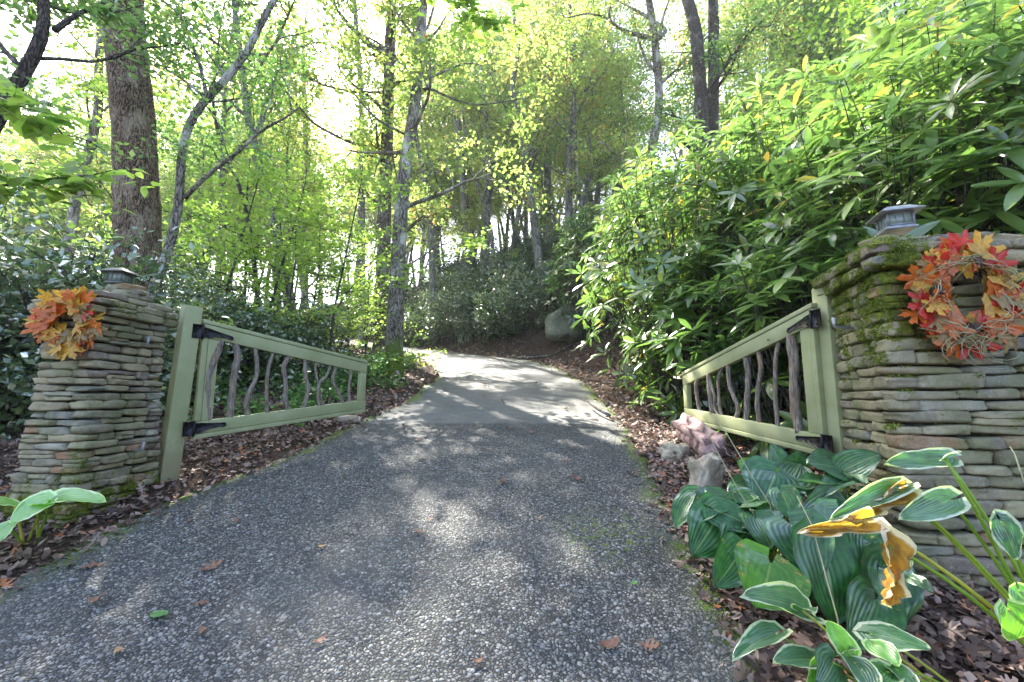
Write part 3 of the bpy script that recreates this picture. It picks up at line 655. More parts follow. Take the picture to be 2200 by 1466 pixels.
# ------------------------------------------------------------ gates and gate posts
def gate(label, hb, ht, fb, ft, bal, grp, seed, side):
    """hb.. = world corners: hinge bottom/top, free bottom/top"""
    rng = random.Random(seed); o = hb.copy(); d = Vector((fb.x - hb.x, fb.y - hb.y, 0)); L = d.length; d.normalize(); nrm = Vector((d.y, -d.x, 0)) * side   # towards the drive / camera
    root = thing('wooden_gate', o, label, 'gate', grp); T = .055
    def zt(s): return (ht.z - o.z) + (ft.z - ht.z) * s / L
    def zb(s): return (fb.z - hb.z) * s / L
    def pt(s, z, n=0): return Vector((d.x * s + nrm.x * n, d.y * s + nrm.y * n, z))
    def board(name, s0, s1, f0, f1, n0=-T / 2, n1=T / 2, par=None):
        b = MB(); p8 = []
        for f in (f0, f1):
            for (s, n) in ((s0, n0), (s1, n0), (s1, n1), (s0, n1)): p8.append(pt(s, f(s), n))
        b.hexa([tuple(p) for p in p8]); return bevel(link(name, b.mesh(name, False), M['sage'], par or root), .003, 2)
    RW = .115
    board('top_rail', 0, L, lambda s: zt(s) - RW - .038, lambda s: zt(s) - .038)
    board('cap_board', -.005, L + .004, lambda s: zt(s) - .034, lambda s: zt(s), -T / 2 - .006, T / 2 + .006)
    board('bottom_rail', 0, L, lambda s: zb(s) + .042, lambda s: zb(s) + .042 + RW * .9)
    board('bottom_board', 0, L, lambda s: zb(s), lambda s: zb(s) + .038, -T / 2 - .003, T / 2 + .003)
    e = .0025
    board('stile', 0.002, .045, lambda s: zb(s) + .042 + RW * .9 + e, lambda s: zt(s) - RW - .038 - e)
    board('stile', .049, .135, lambda s: zb(s) + .042 + RW * .9 + e, lambda s: zt(s) - RW - .038 - e, -T / 2 + .004, T / 2 - .004)
    board('stile', L - .085, L - .004, lambda s: zb(s) + .042 + RW * .9 + e, lambda s: zt(s) - RW - .038 - e)
    def hit(px, py):
        u = (px - CX) / F; v = (CY - py) / F; r = Vector((u, CT - v * ST, ST + v * CT)); c = Vector((0, 0, EYE))
        t = (o - c).dot(nrm) / r.dot(nrm); q = c + r * t - o
        return q.dot(d), q.z, t * r.y
    for pts, w0, w1 in bal:
        P3 = []; rr = []
        for i, (px, py) in enumerate(pts):
            s, z, dep = hit(px, py); f = i / (len(pts) - 1)
            P3.append(pt(s, z, rng.uniform(-.008, .008))); rr.append((w0 + (w1 - w0) * f) * dep / F / 2)
        s, z = P3[0].dot(d), 0
        P3[0].z = zt(P3[0].dot(d)) - RW - .03; P3[-1].z = zb(P3[-1].dot(d)) + .13
        # refine with smooth interpolation
        q = [P3[0]]; r2 = [rr[0]]
        for i in range(len(P3) - 1):
            a0 = P3[max(i - 1, 0)]; a1 = P3[i]; a2 = P3[i + 1]; a3 = P3[min(i + 2, len(P3) - 1)]
            for k in range(1, 6):
                t = k / 5; q.append(.5 * ((2 * a1) + (a2 - a0) * t + (2 * a0 - 5 * a1 + 4 * a2 - a3) * t * t + (3 * a1 - a0 - 3 * a2 + a3) * t ** 3)); r2.append(rr[i] + (rr[i + 1] - rr[i]) * t)
        r2 = np.array(r2)[:, None] * (1 + .16 * np.array([[math.sin(j * 2.1 + i * .5 + seed) * math.sin(i * 1.1 + j) for j in range(8)] for i in range(len(q))]))
        b = MB(); b.tube(q, r2, 8); link('baluster', b.mesh('baluster'), M['branch_wood'], root)
    # strap hinges on the driveway face
    for zc, f in ((zt(.1) - .10, zt), (.09 + zb(0), zb)):
        sl = (f(.3) - f(0)) / .3; hg = MB(); n0, n1 = T / 2 + .008, T / 2 + .014
        def plate(b, pts):
            k = len(pts); V = [tuple(pt(s, z, n)) for n in (n0, n1) for s, z in pts]
            b.add(V, [(i, (i + 1) % k, k + (i + 1) % k, k + i) for i in range(k)], [(0, i, i + 1) for i in range(1, k - 1)] + [(k, k + i + 1, k + i) for i in range(1, k - 1)])
        st = [(.0, .045), (.06, .040), (.09, .022), (.17, .014), (.20, .010), (.215, .018), (.235, .018), (.245, 0), (.235, -.018), (.215, -.018), (.20, -.010), (.17, -.014), (.09, -.022), (.06, -.040), (.0, -.045)]
        plate(hg, [(s, zc + h_ + sl * s) for s, h_ in st]); plate(hg, [(-.085, zc + .062), (-.012, zc + .062), (-.012, zc - .062), (-.085, zc - .062)])
        hg.tube([pt(-.006, zc - .066, n1 + .004), pt(-.006, zc + .066, n1 + .004)], .009, 8)
        ho = link('hinge', hg.mesh('hinge', False), M['iron'], root)
        for s, dz in ((.04, .018), (.04, -.018), (.10, 0), (.15, 0), (.225, 0), (-.05, .04), (-.05, -.04), (-.05, 0)):
            bt = MB(); bt.tube([pt(s, zc + dz + sl * max(s, 0), n1), pt(s, zc + dz + sl * max(s, 0), n1 + .006)], .0055, 6); link('bolt', bt.mesh('bolt', False), M['iron'], ho)
    return root
def z2(l): return [(320 + x * .3138, 620 + y * .3138) for x, y in l]
def z5(l): return [(1420 + x * .3069, 600 + y * .3069) for x, y in l]
balL = [(z2([(490, 350), (450, 470), (400, 620), (400, 760), (408, 905)]), 17, 15), (z2([(510, 345), (470, 380), (440, 440), (430, 500)]), 10, 9),
        (z2([(590, 360), (606, 470), (580, 620), (566, 740), (560, 890)]), 13, 14),
        (z2([(728, 395), (738, 520), (738, 600), (690, 700), (662, 800), (685, 870)]), 8, 10), (z2([(855, 430), (820, 540), (805, 660), (808, 860)]), 7, 8),
        (z2([(968, 455), (925, 530), (938, 640), (938, 760), (962, 845)]), 9, 9), (z2([(1070, 485), (1072, 590), (1092, 690), (1058, 830)]), 8, 9),
        (z2([(1143, 505), (1142, 570), (1160, 640), (1200, 650)]), 5, 5), (z2([(1240, 540), (1215, 600), (1168, 650), (1155, 740), (1165, 820)]), 6, 7),
        (z2([(1285, 555), (1258, 625), (1290, 700), (1330, 800)]), 6, 7), (z2([(1385, 565), (1370, 680), (1372, 800)]), 6, 6)]
balR = [(z5([(262, 690), (250, 760), (255, 860), (272, 980)]), 8, 8), (z5([(342, 655), (352, 730), (378, 820), (372, 900), (410, 990)]), 6, 6),
        (z5([(432, 615), (402, 700), (402, 800), (412, 900), (432, 1005)]), 6, 7), (z5([(478, 650), (485, 740), (520, 830), (542, 900), (525, 1000)]), 9, 9),
        (z5([(592, 545), (604, 660), (602, 800), (602, 900), (600, 1045)]), 12, 12), (z5([(680, 500), (704, 620), (682, 760), (676, 900), (690, 1050)]), 9, 10),
        (z5([(822, 440), (800, 560), (797, 700), (806, 900), (830, 1095)]), 8, 9), (z5([(912, 400), (925, 560), (940, 760), (950, 950), (980, 1120)]), 20, 19),
        (z5([(345, 760), (350, 850), (365, 960)]), 10, 10)]
hbL, htL = Vector((-2.74, 3.78, 1.05)), Vector((-2.74, 3.78, 2.09)); fbL, ftL = Vector((-1.76, 5.2, 1.235)), Vector((-1.76, 5.2, 1.845))
gate('pale green wooden gate with branch balusters standing open left of the drive', hbL, htL, fbL, ftL, balL, 'pair of open driveway gates', 1, 1)
hbR, htR = Vector((2.155, 3.02, 1.00)), Vector((2.155, 3.02, 2.07)); fbR, ftR = Vector((1.97, 4.95, 1.143)), Vector((1.97, 4.95, 1.69))
gate('pale green wooden gate with branch balusters standing open on the right against the shrubs', hbR, htR, fbR, ftR, balR, 'pair of open driveway gates', 2, -1)
def post(x, y, top, ang, label, wd=.13, lean=0.):
    z = h1(x, y) - .1; t = thing('gate_post', (x, y, z + .1), label, 'post', 'square gate posts beside the pillars')
    b = MB(); b.box((0, 0, (top - z) / 2 - .1), (wd, wd, top - z)); o = bevel(link('shaft', b.mesh('shaft', False), M['sage'], t), .006, 2)
    t.rotation_euler = (0, 0, ang)
    t.rotation_euler = (Matrix.Rotation(lean, 3, 'Y') @ Matrix.Rotation(ang, 3, 'Z')).to_euler()
    b = MB(); b.box((0, 0, top - z - .1 + .003), (wd * .9, wd * .9, .006)); link('post_top', b.mesh('post_top', False), M['sage'], t)
post(-2.87, 3.72, 2.19, math.atan2(1.42, .98) , 'square green gate post beside the left pillar, brown at its foot', .13, rad(2.6))
post(2.235, 3.0, 2.18, rad(5), 'square green gate post against the right mossy pillar')

# ------------------------------------------------------------ leaf solid meshes
def fan_mesh(name, tm, mat, yscale=1.0):
    V, T = tm; me = np_mesh(name, V * np.array([1, yscale, 1]), [np.array(T)], True); me.materials.append(mat); return me
MAPM = {k: [fan_mesh('maple_leaf', star_leaf(MAPLE, .34, c_, s_, 34), M[k]) for c_, s_ in ((.35, 1), (-.3, 5))] for k in ('maple_red', 'maple_orange', 'maple_gold', 'maple_olive')}
def frame_m(pos, x, n, sc):
    x = Vector(x).normalized(); n = Vector(n); n = (n - x * n.dot(x)).normalized(); y = n.cross(x)
    m_ = Matrix((x, y, n)).transposed().to_4x4()
    if not hasattr(sc, '__len__'): sc = (sc, sc, sc)
    return Matrix.Translation(pos) @ m_ @ Matrix.Diagonal((*sc, 1))
def wreath(center, normal, R, label, cols, nleaf, lsize, seed, full):
    rng = random.Random(seed); n = Vector(normal).normalized(); root = thing('autumn_wreath', center, label, 'wreath', 'autumn leaf wreaths hung on the pillars')
    ex = Vector((0, 0, 1)).cross(n).normalized(); ez = n.cross(ex)
    def ring(a_, r, dn): return ex * math.cos(a_) * r + ez * math.sin(a_) * r + n * dn
    b = MB()
    for k in range(12):
        ph = rng.uniform(0, 6); r0 = R * rng.uniform(.88, 1.1); pts = [ring(a_ * .2618, r0 + R * .09 * math.sin(3 * a_ * .2618 + ph), .02 + .02 * math.sin(5 * a_ * .2618 + ph)) for a_ in range(25)]
        b.tube(pts, .004, 5)
    link('vine_ring', b.mesh('vine_ring'), M['vine'], root)
    for k in range(nleaf):
        a_ = 2 * math.pi * k / nleaf + rng.uniform(-.12, .12); r = R * (rng.uniform(.5, 1.32) if full else rng.uniform(.5, 1.38))
        p = ring(a_, r, rng.uniform(.03, .085)); out = ring(a_ + rng.uniform(-1.0, 1.0), 1, 0)
        nn = n + Vector([rng.uniform(-.6, .6) for _ in range(3)])
        link('maple_leaf', rng.choice(MAPM[rng.choices(*cols)[0]]), None, root, frame_m(p, out + n * rng.uniform(-.15, .25), nn, lsize * rng.uniform(.8, 1.25)))
    for k in range(9 if full else 3):
        a_ = rng.uniform(0, 6.28); b = MB(); c = ring(a_, R * rng.uniform(.8, 1.2), .09)
        for _ in range(11):
            q = c + Vector([rng.uniform(-.022, .022) for _ in range(3)]); r_ = .0065
            V = []; Q = []
            for i in range(5):
                for j in range(6): V.append(q + Vector((math.sin(i * math.pi / 4) * math.cos(j * 1.047) * r_, math.sin(i * math.pi / 4) * math.sin(j * 1.047) * r_, math.cos(i * math.pi / 4) * r_)))
            for i in range(4):
                for j in range(6): Q.append((i * 6 + j, i * 6 + (j + 1) % 6, i * 6 + 6 + (j + 1) % 6, i * 6 + 6 + j))
            b.add([tuple(v) for v in V], Q)
        link('berry_cluster', b.mesh('berry_cluster'), M['berry'], root)
    for k in range(44 if full else 4):
        a_ = rng.uniform(0, 6.28); s_ = rng.choice((-1, 1)); r = R * rng.uniform(.8, 1.15); ln = rng.uniform(.5, 1.3); b = MB(); dr = rng.uniform(-.02, .16) ; pts = []
        for i in range(9):
            t = i / 8; pts.append(ring(a_ + s_ * ln * t, r + dr * t * t, .05 + .09 * math.sin(t * 3) * rng.uniform(.6, 1)) + ez * (-.05 * t * t))
        b.tube(pts, [.0026 * (1 - .6 * i / 8) for i in range(9)], 4); link('grass_strand', b.mesh('grass_strand'), M[rng.choice(('straw', 'straw_green', 'straw'))], root)
    if full:
        for k in range(10):
            pts = []; c = ring(-1.5 + rng.uniform(-.5, .5), R * 1.05, .09); r_ = rng.uniform(.03, .09); ph = rng.uniform(0, 6)
            for i in range(14): a_ = ph + i * .45; pts.append(c + ex * (math.cos(a_) * r_ * (1 + i * .04)) + ez * (math.sin(a_) * r_ * .8 - .01 * i) + n * .01 * math.sin(i))
            b = MB(); b.tube(pts, .0016, 4); link('raffia_curl', b.mesh('raffia_curl'), M['straw'], root)
        for a_ in (1.45, -1.75, 3.0):
            c = ring(a_, R * .98, .07); b = MB()
            for lv in range(6):
                for j in range(7):
                    an = j * .9 + lv * .4; rr = .026 * math.sin((lv + .8) / 6.5 * math.pi) + .006; q = c + n * (-.02 + lv * .011)
                    x_ = ex * math.cos(an) + ez * math.sin(an); y_ = ex * -math.sin(an) + ez * math.cos(an)
                    b.add([tuple(q + y_ * .007), tuple(q - y_ * .007), tuple(q + x_ * rr - y_ * .009 + n * .006), tuple(q + x_ * rr + y_ * .009 + n * .006)], [(0, 1, 2, 3)])
            link('pine_cone', b.mesh('pine_cone', False), M['cone'], root)
    return root
wl = P(150, 690, 2.94); wreath(Vector((wl.x, 2.985, wl.z)), (0, -1, 0), .130, 'yellow and orange maple leaf wreath on the left pillar', (['maple_gold', 'maple_orange', 'maple_red', 'maple_olive'], [7, 2.4, 1.2, 2]), 78, .105, 4, False)
wr = P(2085, 636, 2.15); wreath(Vector((wr.x, 2.21, wr.z)), (-.07, -1, 0), .175, 'loose red and gold leaf wreath with straw strands and berries on the right pillar', (['maple_red', 'maple_orange', 'maple_gold', 'maple_olive'], [4, 3.2, 3.2, 2.6]), 74, .115, 8, True)

# ------------------------------------------------------------ hostas
def hosta_mesh(name, mat, cup=.12, droop=.25, wav=.02, seed=0, shrivel=0.):
    nu, nv = 16, 13; V = []; UV = []
    for i in range(nu):
        t = i / (nu - 1)
        f = (math.sin(math.pi * min(1, t * .98 + .02) ** .60)) ** .62 if t < 1 else 0; f = max(f, .0)
        if t == 0: f = .12
        for j in range(nv):
            s = j / (nv - 1) * 2 - 1; a_ = abs(s)
            x = t - .34 * a_ ** 1.6 * (1 - t) ** 3.2
            y = s * f * .5 * (1 - shrivel * .55)
            z = cup * a_ ** 1.5 * f - droop * t * t + wav * 1.6 * math.sin(9 * t + 5 * s + seed) * a_ + .012 * math.sin(31 * t + seed * 2) * a_ ** 3 + .006 * math.cos(a_ * 22) * f
            if shrivel: z += shrivel * (.10 * math.sin(11 * t + 7 * s) + .06 * math.sin(23 * t - 9 * s)) ; y *= 1 + .3 * math.sin(9 * t)
            V.append((x, y, z)); UV.append((t, j / (nv - 1)))
    Q = [(i * nv + j, (i + 1) * nv + j, (i + 1) * nv + j + 1, i * nv + j + 1) for i in range(nu - 1) for j in range(nv - 1)]
    me = np_mesh(name, V, [np.array(Q)[:, ::-1]], True, None, UV); me.materials.append(M[mat]); return me
HM = {}
for mat in ('hosta_green', 'hosta_blue', 'hosta_bright', 'hosta_white', 'hosta_painted_sun'):
    HM[mat] = [hosta_mesh('leaf', mat, .12, .22, .02, 1), hosta_mesh('leaf', mat, .2, .32, .03, 3), hosta_mesh('leaf', mat, .05, .12, .03, 6)]
HM['hosta_brown'] = [hosta_mesh('leaf', 'hosta_brown', .3, .25, .05, 2, 1.0)]
def hosta(label, basepx, leaves, seed, stalk_r=.0045, extra=0, sizes=(.13, .2), grp='hosta clumps along the drive', exkind='hosta_green'):
    rng = random.Random(seed); bx, by = basepx; bz = h1(bx, by); base = Vector((bx, by, bz)); root = thing('hosta', base, label, 'hosta', grp)
    sp = list(leaves)
    specs = []
    for (x0, y0, x1, y1, Y, wd, kind, dy, nh) in sp:
        a_ = P(x0, y0, Y + dy / 2); b_ = P(x1, y1, Y - dy / 2); specs.append((a_, b_, wd * Y / F, kind, nh))
    for k in range(extra):
        an = rng.uniform(0, 6.28); r = rng.uniform(.08, .26); ln = rng.uniform(*sizes)
        a_ = base + Vector((math.cos(an) * r, math.sin(an) * r, rng.uniform(.12, .3))); b_ = a_ + Vector((math.cos(an) * ln * .95, math.sin(an) * ln * .95, -ln * rng.uniform(0, .45)))
        specs.append((a_, b_, ln * rng.uniform(.62, .8), exkind if rng.random() < .7 else 'hosta_blue', None))
    for (a_, b_, wd, kind, nh) in specs:
        d = b_ - a_; L = d.length
        nh = Vector(nh) if nh else Vector((rng.uniform(-.2, .2), -.55, .8))
        me = rng.choice(HM[kind]); link('leaf', me, None, root, Matrix.Translation(-base) @ frame_m(a_, d, nh, (L, wd * 1.14, (L + wd) / 2)))
        pts = []; st = base + Vector((rng.uniform(-.04, .04), rng.uniform(-.04, .04), 0)); mid = st.lerp(a_, .5) + Vector((0, 0, .25 * (a_ - st).length * .5))
        for i in range(8):
            t = i / 7; pts.append((1 - t) ** 2 * st + 2 * t * (1 - t) * mid + t * t * a_ - base)
        bb = MB(); bb.tube(pts, [stalk_r * (1.25 - .5 * i / 7) for i in range(8)], 6)
        me = bb.mesh('leaf_stalk', True, (0, 0, 0), {'tint': np.full(bb.n, rng.uniform(.1, .95))}); link('leaf_stalk', me, M['stalk'], root)
    return root
up = (0, -.35, 1); fc = (0, -1, .45); lt = (-.5, -.6, .7)
hosta('upright green hosta clump just below the right gate hinge', (1.72, 2.85), [
    (1668, 1040, 1586, 985, 2.6, 62, 'hosta_bright', -.1, (0, -.9, .6)), (1680, 1010, 1662, 950, 2.75, 40, 'hosta_blue', -.05, (0, -1, .3)), (1665, 1020, 1640, 1085, 2.5, 105, 'hosta_blue', .12, (0, -.8, .7)),
    (1700, 1030, 1722, 990, 2.6, 70, 'hosta_green', -.1, (-.3, -.8, .5)), (1705, 1005, 1718, 975, 2.7, 50, 'hosta_blue', .05, fc), (1690, 1045, 1760, 1060, 2.5, 50, 'hosta_green', .1, up), (1625, 1050, 1572, 1040, 2.6, 60, 'hosta_green', .1, up)], 21, extra=12, sizes=(.09, .15))
hosta('blue green hosta clump against the foot of the right gate post', (1.98, 2.7), [
    (1810, 1010, 1750, 985, 2.5, 75, 'hosta_blue', .1, (0, -.8, .8)), (1815, 1010, 1885, 972, 2.45, 58, 'hosta_blue', .1, (0, -.8, .7)), (1825, 1030, 1762, 1050, 2.4, 45, 'hosta_blue', .15, up),
    (1830, 1020, 1862, 1032, 2.4, 30, 'hosta_green', .1, up), (1790, 1040, 1722, 1020, 2.45, 45, 'hosta_green', .1, up), (1800, 1090, 1740, 1105, 2.3, 85, 'hosta_blue', .15, fc), (1820, 1085, 1850, 1120, 2.3, 80, 'hosta_green', .12, fc)], 22, extra=9, sizes=(.09, .15))
hosta('spreading dark green hosta at the road edge below the pale rock', (1.42, 2.42), [
    (1490, 1065, 1448, 1125, 2.45, 50, 'hosta_green', .1, lt), (1560, 1075, 1492, 1100, 2.4, 72, 'hosta_green', .14, up), (1600, 1075, 1570, 1060, 2.45, 60, 'hosta_green', -.1, up), (1535, 1095, 1618, 1130, 2.3, 58, 'hosta_green', .1, fc),
    (1545, 1105, 1495, 1190, 2.3, 95, 'hosta_green', .16, fc), (1610, 1135, 1555, 1200, 2.25, 85, 'hosta_green', .16, fc), (1585, 1065, 1640, 1090, 2.4, 60, 'hosta_blue', .1, up), (1680, 1060, 1705, 1110, 2.3, 52, 'hosta_green', .1, (-.4, -1, .4)),
    (1640, 1085, 1680, 1112, 2.3, 45, 'hosta_blue', .1, up), (1590, 1185, 1550, 1255, 2.1, 75, 'hosta_green', .1, fc), (1625, 1115, 1660, 1165, 2.2, 75, 'hosta_blue', .12, fc), (1600, 1080, 1650, 1060, 2.4, 55, 'hosta_green', -.1, up), (1620, 1170, 1590, 1120, 2.3, 60, 'hosta_blue', .1, up)], 23, extra=13, sizes=(.09, .15))
hosta('big hosta with broad ribbed heart shaped leaves in the middle of the bed', (1.66, 2.15), [
    (1700, 1130, 1765, 1222, 2.0, 112, 'hosta_blue', .16, (-.25, -.9, .7)), (1655, 1212, 1640, 1300, 1.9, 132, 'hosta_bright', .1, (0, -1, .45)), (1755, 1165, 1825, 1345, 1.95, 130, 'hosta_green', .12, (.2, -1, .35)), (1905, 1215, 1935, 1368, 1.95, 125, 'hosta_green', .1, (.25, -1, .35)),
    (1810, 1100, 1835, 1175, 2.05, 110, 'hosta_green', .1, fc), (1760, 1140, 1790, 1170, 2.1, 60, 'hosta_green', .1, up), (1860, 1150, 1880, 1235, 2.0, 85, 'hosta_green', .1, fc), (1880, 1290, 1850, 1390, 1.85, 95, 'hosta_green', .1, fc), (1740, 1210, 1770, 1300, 2.05, 80, 'hosta_green', .1, fc), (1850, 1170, 1930, 1205, 2.05, 60, 'hosta_blue', .1, up)], 24, extra=9, sizes=(.1, .16))
hosta('small white edged hosta at the bottom of the frame by the drive', (1.28, 1.62), [
    (1725, 1312, 1622, 1262, 1.65, 62, 'hosta_white', .1, (0, -.7, .9)), (1725, 1312, 1745, 1300, 1.6, 40, 'hosta_white', .06, up), (1665, 1362, 1580, 1392, 1.62, 42, 'hosta_white', .1, up), (1755, 1420, 1672, 1405, 1.55, 52, 'hosta_white', .1, up), (1825, 1400, 1778, 1335, 1.6, 42, 'hosta_painted_sun', -.02, fc),
    (1800, 1405, 1838, 1388, 1.58, 36, 'hosta_white', .06, up), (1790, 1425, 1768, 1475, 1.5, 66, 'hosta_blue', .1, fc), (1835, 1425, 1880, 1475, 1.5, 62, 'hosta_white', .1, fc), (1760, 1440, 1745, 1490, 1.5, 40, 'hosta_painted_sun', .08, fc)], 25, .005)
hosta('white edged hosta with pointed leaf in front of the right pillar foot', (1.55, 1.6), [
    (1870, 1362, 1998, 1385, 1.6, 52, 'hosta_white', .1, (0, -.6, .9)), (1880, 1385, 1932, 1425, 1.55, 50, 'hosta_painted_sun', .08, (0, -.8, .7)), (1905, 1445, 1860, 1480, 1.5, 50, 'hosta_white', .08, up), (1925, 1440, 1975, 1480, 1.5, 40, 'hosta_white', .08, up)], 26, .005)
hosta('tall arching hosta at the right edge with withered orange leaves and long yellow stalks', (2.02, 1.68), [
    (2030, 985, 1912, 990, 1.75, 44, 'hosta_white', .1, (0, -.8, .7)), (2030, 985, 2058, 965, 1.72, 30, 'hosta_white', .04, up), (1925, 1052, 1798, 1098, 1.7, 38, 'hosta_white', .08, (0, -.8, .8)), (1848, 1118, 1742, 1145, 1.6, 80, 'hosta_brown', .06, (0, -1, .3)), (1925, 1055, 1850, 1108, 1.72, 75, 'hosta_brown', .06, (0, -1, .2)),
    (2040, 1075, 1950, 1108, 1.65, 52, 'hosta_white', .08, (0, -.9, .6)), (1905, 1172, 1925, 1312, 1.55, 78, 'hosta_brown', .02, (0, -1, .1)), (2150, 1122, 2195, 1205, 1.6, 60, 'hosta_white', .02, fc), (2165, 1310, 2195, 1385, 1.5, 70, 'hosta_painted_sun', .02, fc), (2190, 1270, 2215, 1330, 1.55, 50, 'hosta_painted_sun', .02, fc)], 27, .0075)
hosta('bright hosta with painted sunlight and pale rims in front of the left pillar', (-2.86, 2.72), [
    (112, 1075, 218, 1060, 2.6, 42, 'hosta_painted_sun', .1, (0, -.5, 1)), (98, 1078, 10, 1115, 2.55, 62, 'hosta_painted_sun', .1, (0, -.7, .8)), (30, 1085, -30, 1070, 2.6, 50, 'hosta_painted_sun', .1, up), (15, 1130, -20, 1170, 2.5, 45, 'hosta_painted_sun', .1, fc), (80, 1090, 96, 1070, 2.6, 30, 'hosta_painted_sun', .1, up)], 28, .006)
# dry flower stalks leaning out of the hostas
for i, (pts, lab) in enumerate(((((1620, 1105), (1590, 1060), (1535, 960), (1512, 905)), 'thin dry flower stalk leaning left over the drive edge beside the log'), (((1655, 1085), (1620, 1030), (1560, 930), (1530, 890)), 'thin brown flower stalk leaning left against the gate foot'),
                                (((1800, 1330), (1775, 1240), (1745, 1130), (1712, 1065)), 'long pale dry stalk across the big hosta leaves'), (((2215, 1080), (2195, 1020), (2180, 975), (2170, 960)), 'thin straw coloured stalk at the right frame edge'))):
    b = MB(); ys = (2.3, 2.32, 2.4, 2.45) if i < 2 else ((1.8, 1.85, 1.95, 2.0) if i == 2 else (1.7, 1.7, 1.72, 1.74)); pp = [P(x, y, Y) for (x, y), Y in zip(pts, ys)]
    g = Vector((pp[0].x, pp[0].y, h1(pp[0].x, pp[0].y) - .01)); pp = [g] + pp; b.tube(pp, [.0035, .003, .0028, .0024, .0018], 5)
    tag(link('dry_stalk', b.mesh('dry_stalk', True, g), M['straw'], None, Matrix.Translation(g)), lab, 'stalk', 'dry hosta flower stalks')

# ------------------------------------------------------------ rocks, log, sticks
def rock(name, c, s, mat, label, cat, seed, rot=(0, 0, 0), lump=.25):
    rng = random.Random(seed); n = 22; V = []; Q = []
    for i in range(n + 1):
        for j in range(2 * n):
            a_, b_ = math.pi * i / n, math.pi * j / n; v = Vector((math.sin(a_) * math.cos(b_), math.sin(a_) * math.sin(b_), math.cos(a_)))
            q = Vector([math.copysign(abs(k) ** .75, k) for k in v]); f = 1 + lump * mn.noise(v * 1.6 + Vector((seed, 0, 0))) + lump * .5 * mn.noise(v * 4 + Vector((0, seed, 0))) + lump * .2 * mn.noise(v * 10)
            V.append((q.x * s[0] * f, q.y * s[1] * f, q.z * s[2] * f))
    for i in range(n):
        for j in range(2 * n): Q.append((i * 2 * n + j, (i + 1) * 2 * n + j, (i + 1) * 2 * n + (j + 1) % (2 * n), i * 2 * n + (j + 1) % (2 * n)))
    o = link(name, np_mesh(name, V, [np.array(Q)]), mat); o.location = c; o.rotation_euler = rot
    return tag(o, label, cat)
def gp(px, py, Y): v = P(px, py, Y); return v
c = P(1515, 1030, 3.5); rock('rock', (c.x, c.y, h1(c.x, c.y) + .08), (.13, .10, .18), M['rock'], 'pale pointed rock standing at the drive edge above the hostas', 'rock', 3, (.1, .3, .2), .45)
c = P(1452, 968, 4.35); rock('rock', (c.x, c.y, h1(c.x, c.y) + .03), (.15, .12, .10), M['rock'], 'low greenish rock beside the rotten log', 'rock', 9, (0, 0, .6), .4)
c = P(748, 900, 5.9); rock('rock', (c.x, c.y, h1(c.x, c.y) + .02), (.16, .10, .06), M['rock'], 'small flat pale stone under the free end of the left gate', 'rock', 5)
c = P(1240, 728, 15.8); rock('boulder', (c.x, c.y, h1(c.x, c.y) + .30), (1.2, .8, .68), M['boulder'], 'smooth olive grey boulder where the drive bends, below the far bank', 'boulder', 6, (0, 0, .3), .22)
c = P(1222, 722, 14.95); b = MB(); b.tube([Vector((-.35, 0, -.08)), Vector((-.15, 0, 0)), Vector((.1, 0, .07)), Vector((.32, .02, .08))], [.04, .08, .07, .03], 8); o = link('dead_branch', b.mesh('dead_branch'), M['bark_dark'], None, Matrix.Translation((c.x, c.y, c.z))); tag(o, 'short black broken branch lying against the olive boulder', 'branch')
def log():
    a_ = P(1468, 930, 4.9); b_ = P(1545, 985, 4.05); a_.z = h1(a_.x, a_.y) + .16; b_.z = h1(b_.x, b_.y) + .11; root = thing('rotten_log', a_, 'broken rotten pinkish log lying below the right gate', 'log')
    n = 14; pts = [a_.lerp(b_, i / n) - a_ for i in range(n + 1)]; k = 18
    R = np.array([[.125 * (1 + .22 * math.sin(j * 1.7 + i * .2) + .12 * math.sin(j * 4.1 - i * .3)) * (1 - .25 * (i == 0) - .3 * (i == n)) for j in range(k)] for i in range(n + 1)])
    b = MB(); b.tube(pts, R, k); link('wood', b.mesh('wood'), M['rotwood'], root)
    for s in range(7):
        b = MB(); an = s * .9; o_ = Vector((math.cos(an) * .06, 0, abs(math.sin(an)) * .06)); d = (b_ - a_).normalized(); b.tube([pts[-3] + o_, pts[-1] + o_ * 1.1, pts[-1] + o_ + d * (.05 + .05 * random.random())], [.02, .014, .003], 5); link('splinter', b.mesh('splinter'), M['rotwood'], root)
log()
def stick(pts, r, label, name='fallen_stick', mat='bark_dark'):
    g = pts[0]; b = MB(); n = len(pts); b.tube([p - g for p in pts], [r * (1 - .7 * i / (n - 1)) for i in range(n)], 6); tag(link(name, b.mesh(name), M[mat], None, Matrix.Translation(g)), label, 'stick')
stick([P(1310, 893, 6.0), P(1285, 880, 6.3), P(1268, 868, 6.6), P(1262, 862, 6.8), P(1245, 858, 6.9)], .022, 'crooked dark stick on the right edge of the driveway')
g0 = [P(1115, 772, 15.2), P(1150, 768, 15.1), P(1185, 764, 15.0), P(1230, 757, 15.0)]
for p in g0: p.z = max(h1(p.x, p.y), rz(p.x, p.y)) + .05
stick(g0, .06, 'long pale fallen limb along the bend of the drive', 'fallen_limb', 'bark_gray')
g0 = [Vector((-2.62, 2.62, 0)), Vector((-2.5, 2.9, 0)), Vector((-2.56, 3.15, 0))]
g0 = [P(160, 1150, 2.9), P(205, 1130, 3.0), P(250, 1112, 3.05)]
for p in g0: p.z = h1(p.x, p.y) + .04
stick(g0, .007, 'thin bare twig on the leaves before the left pillar')
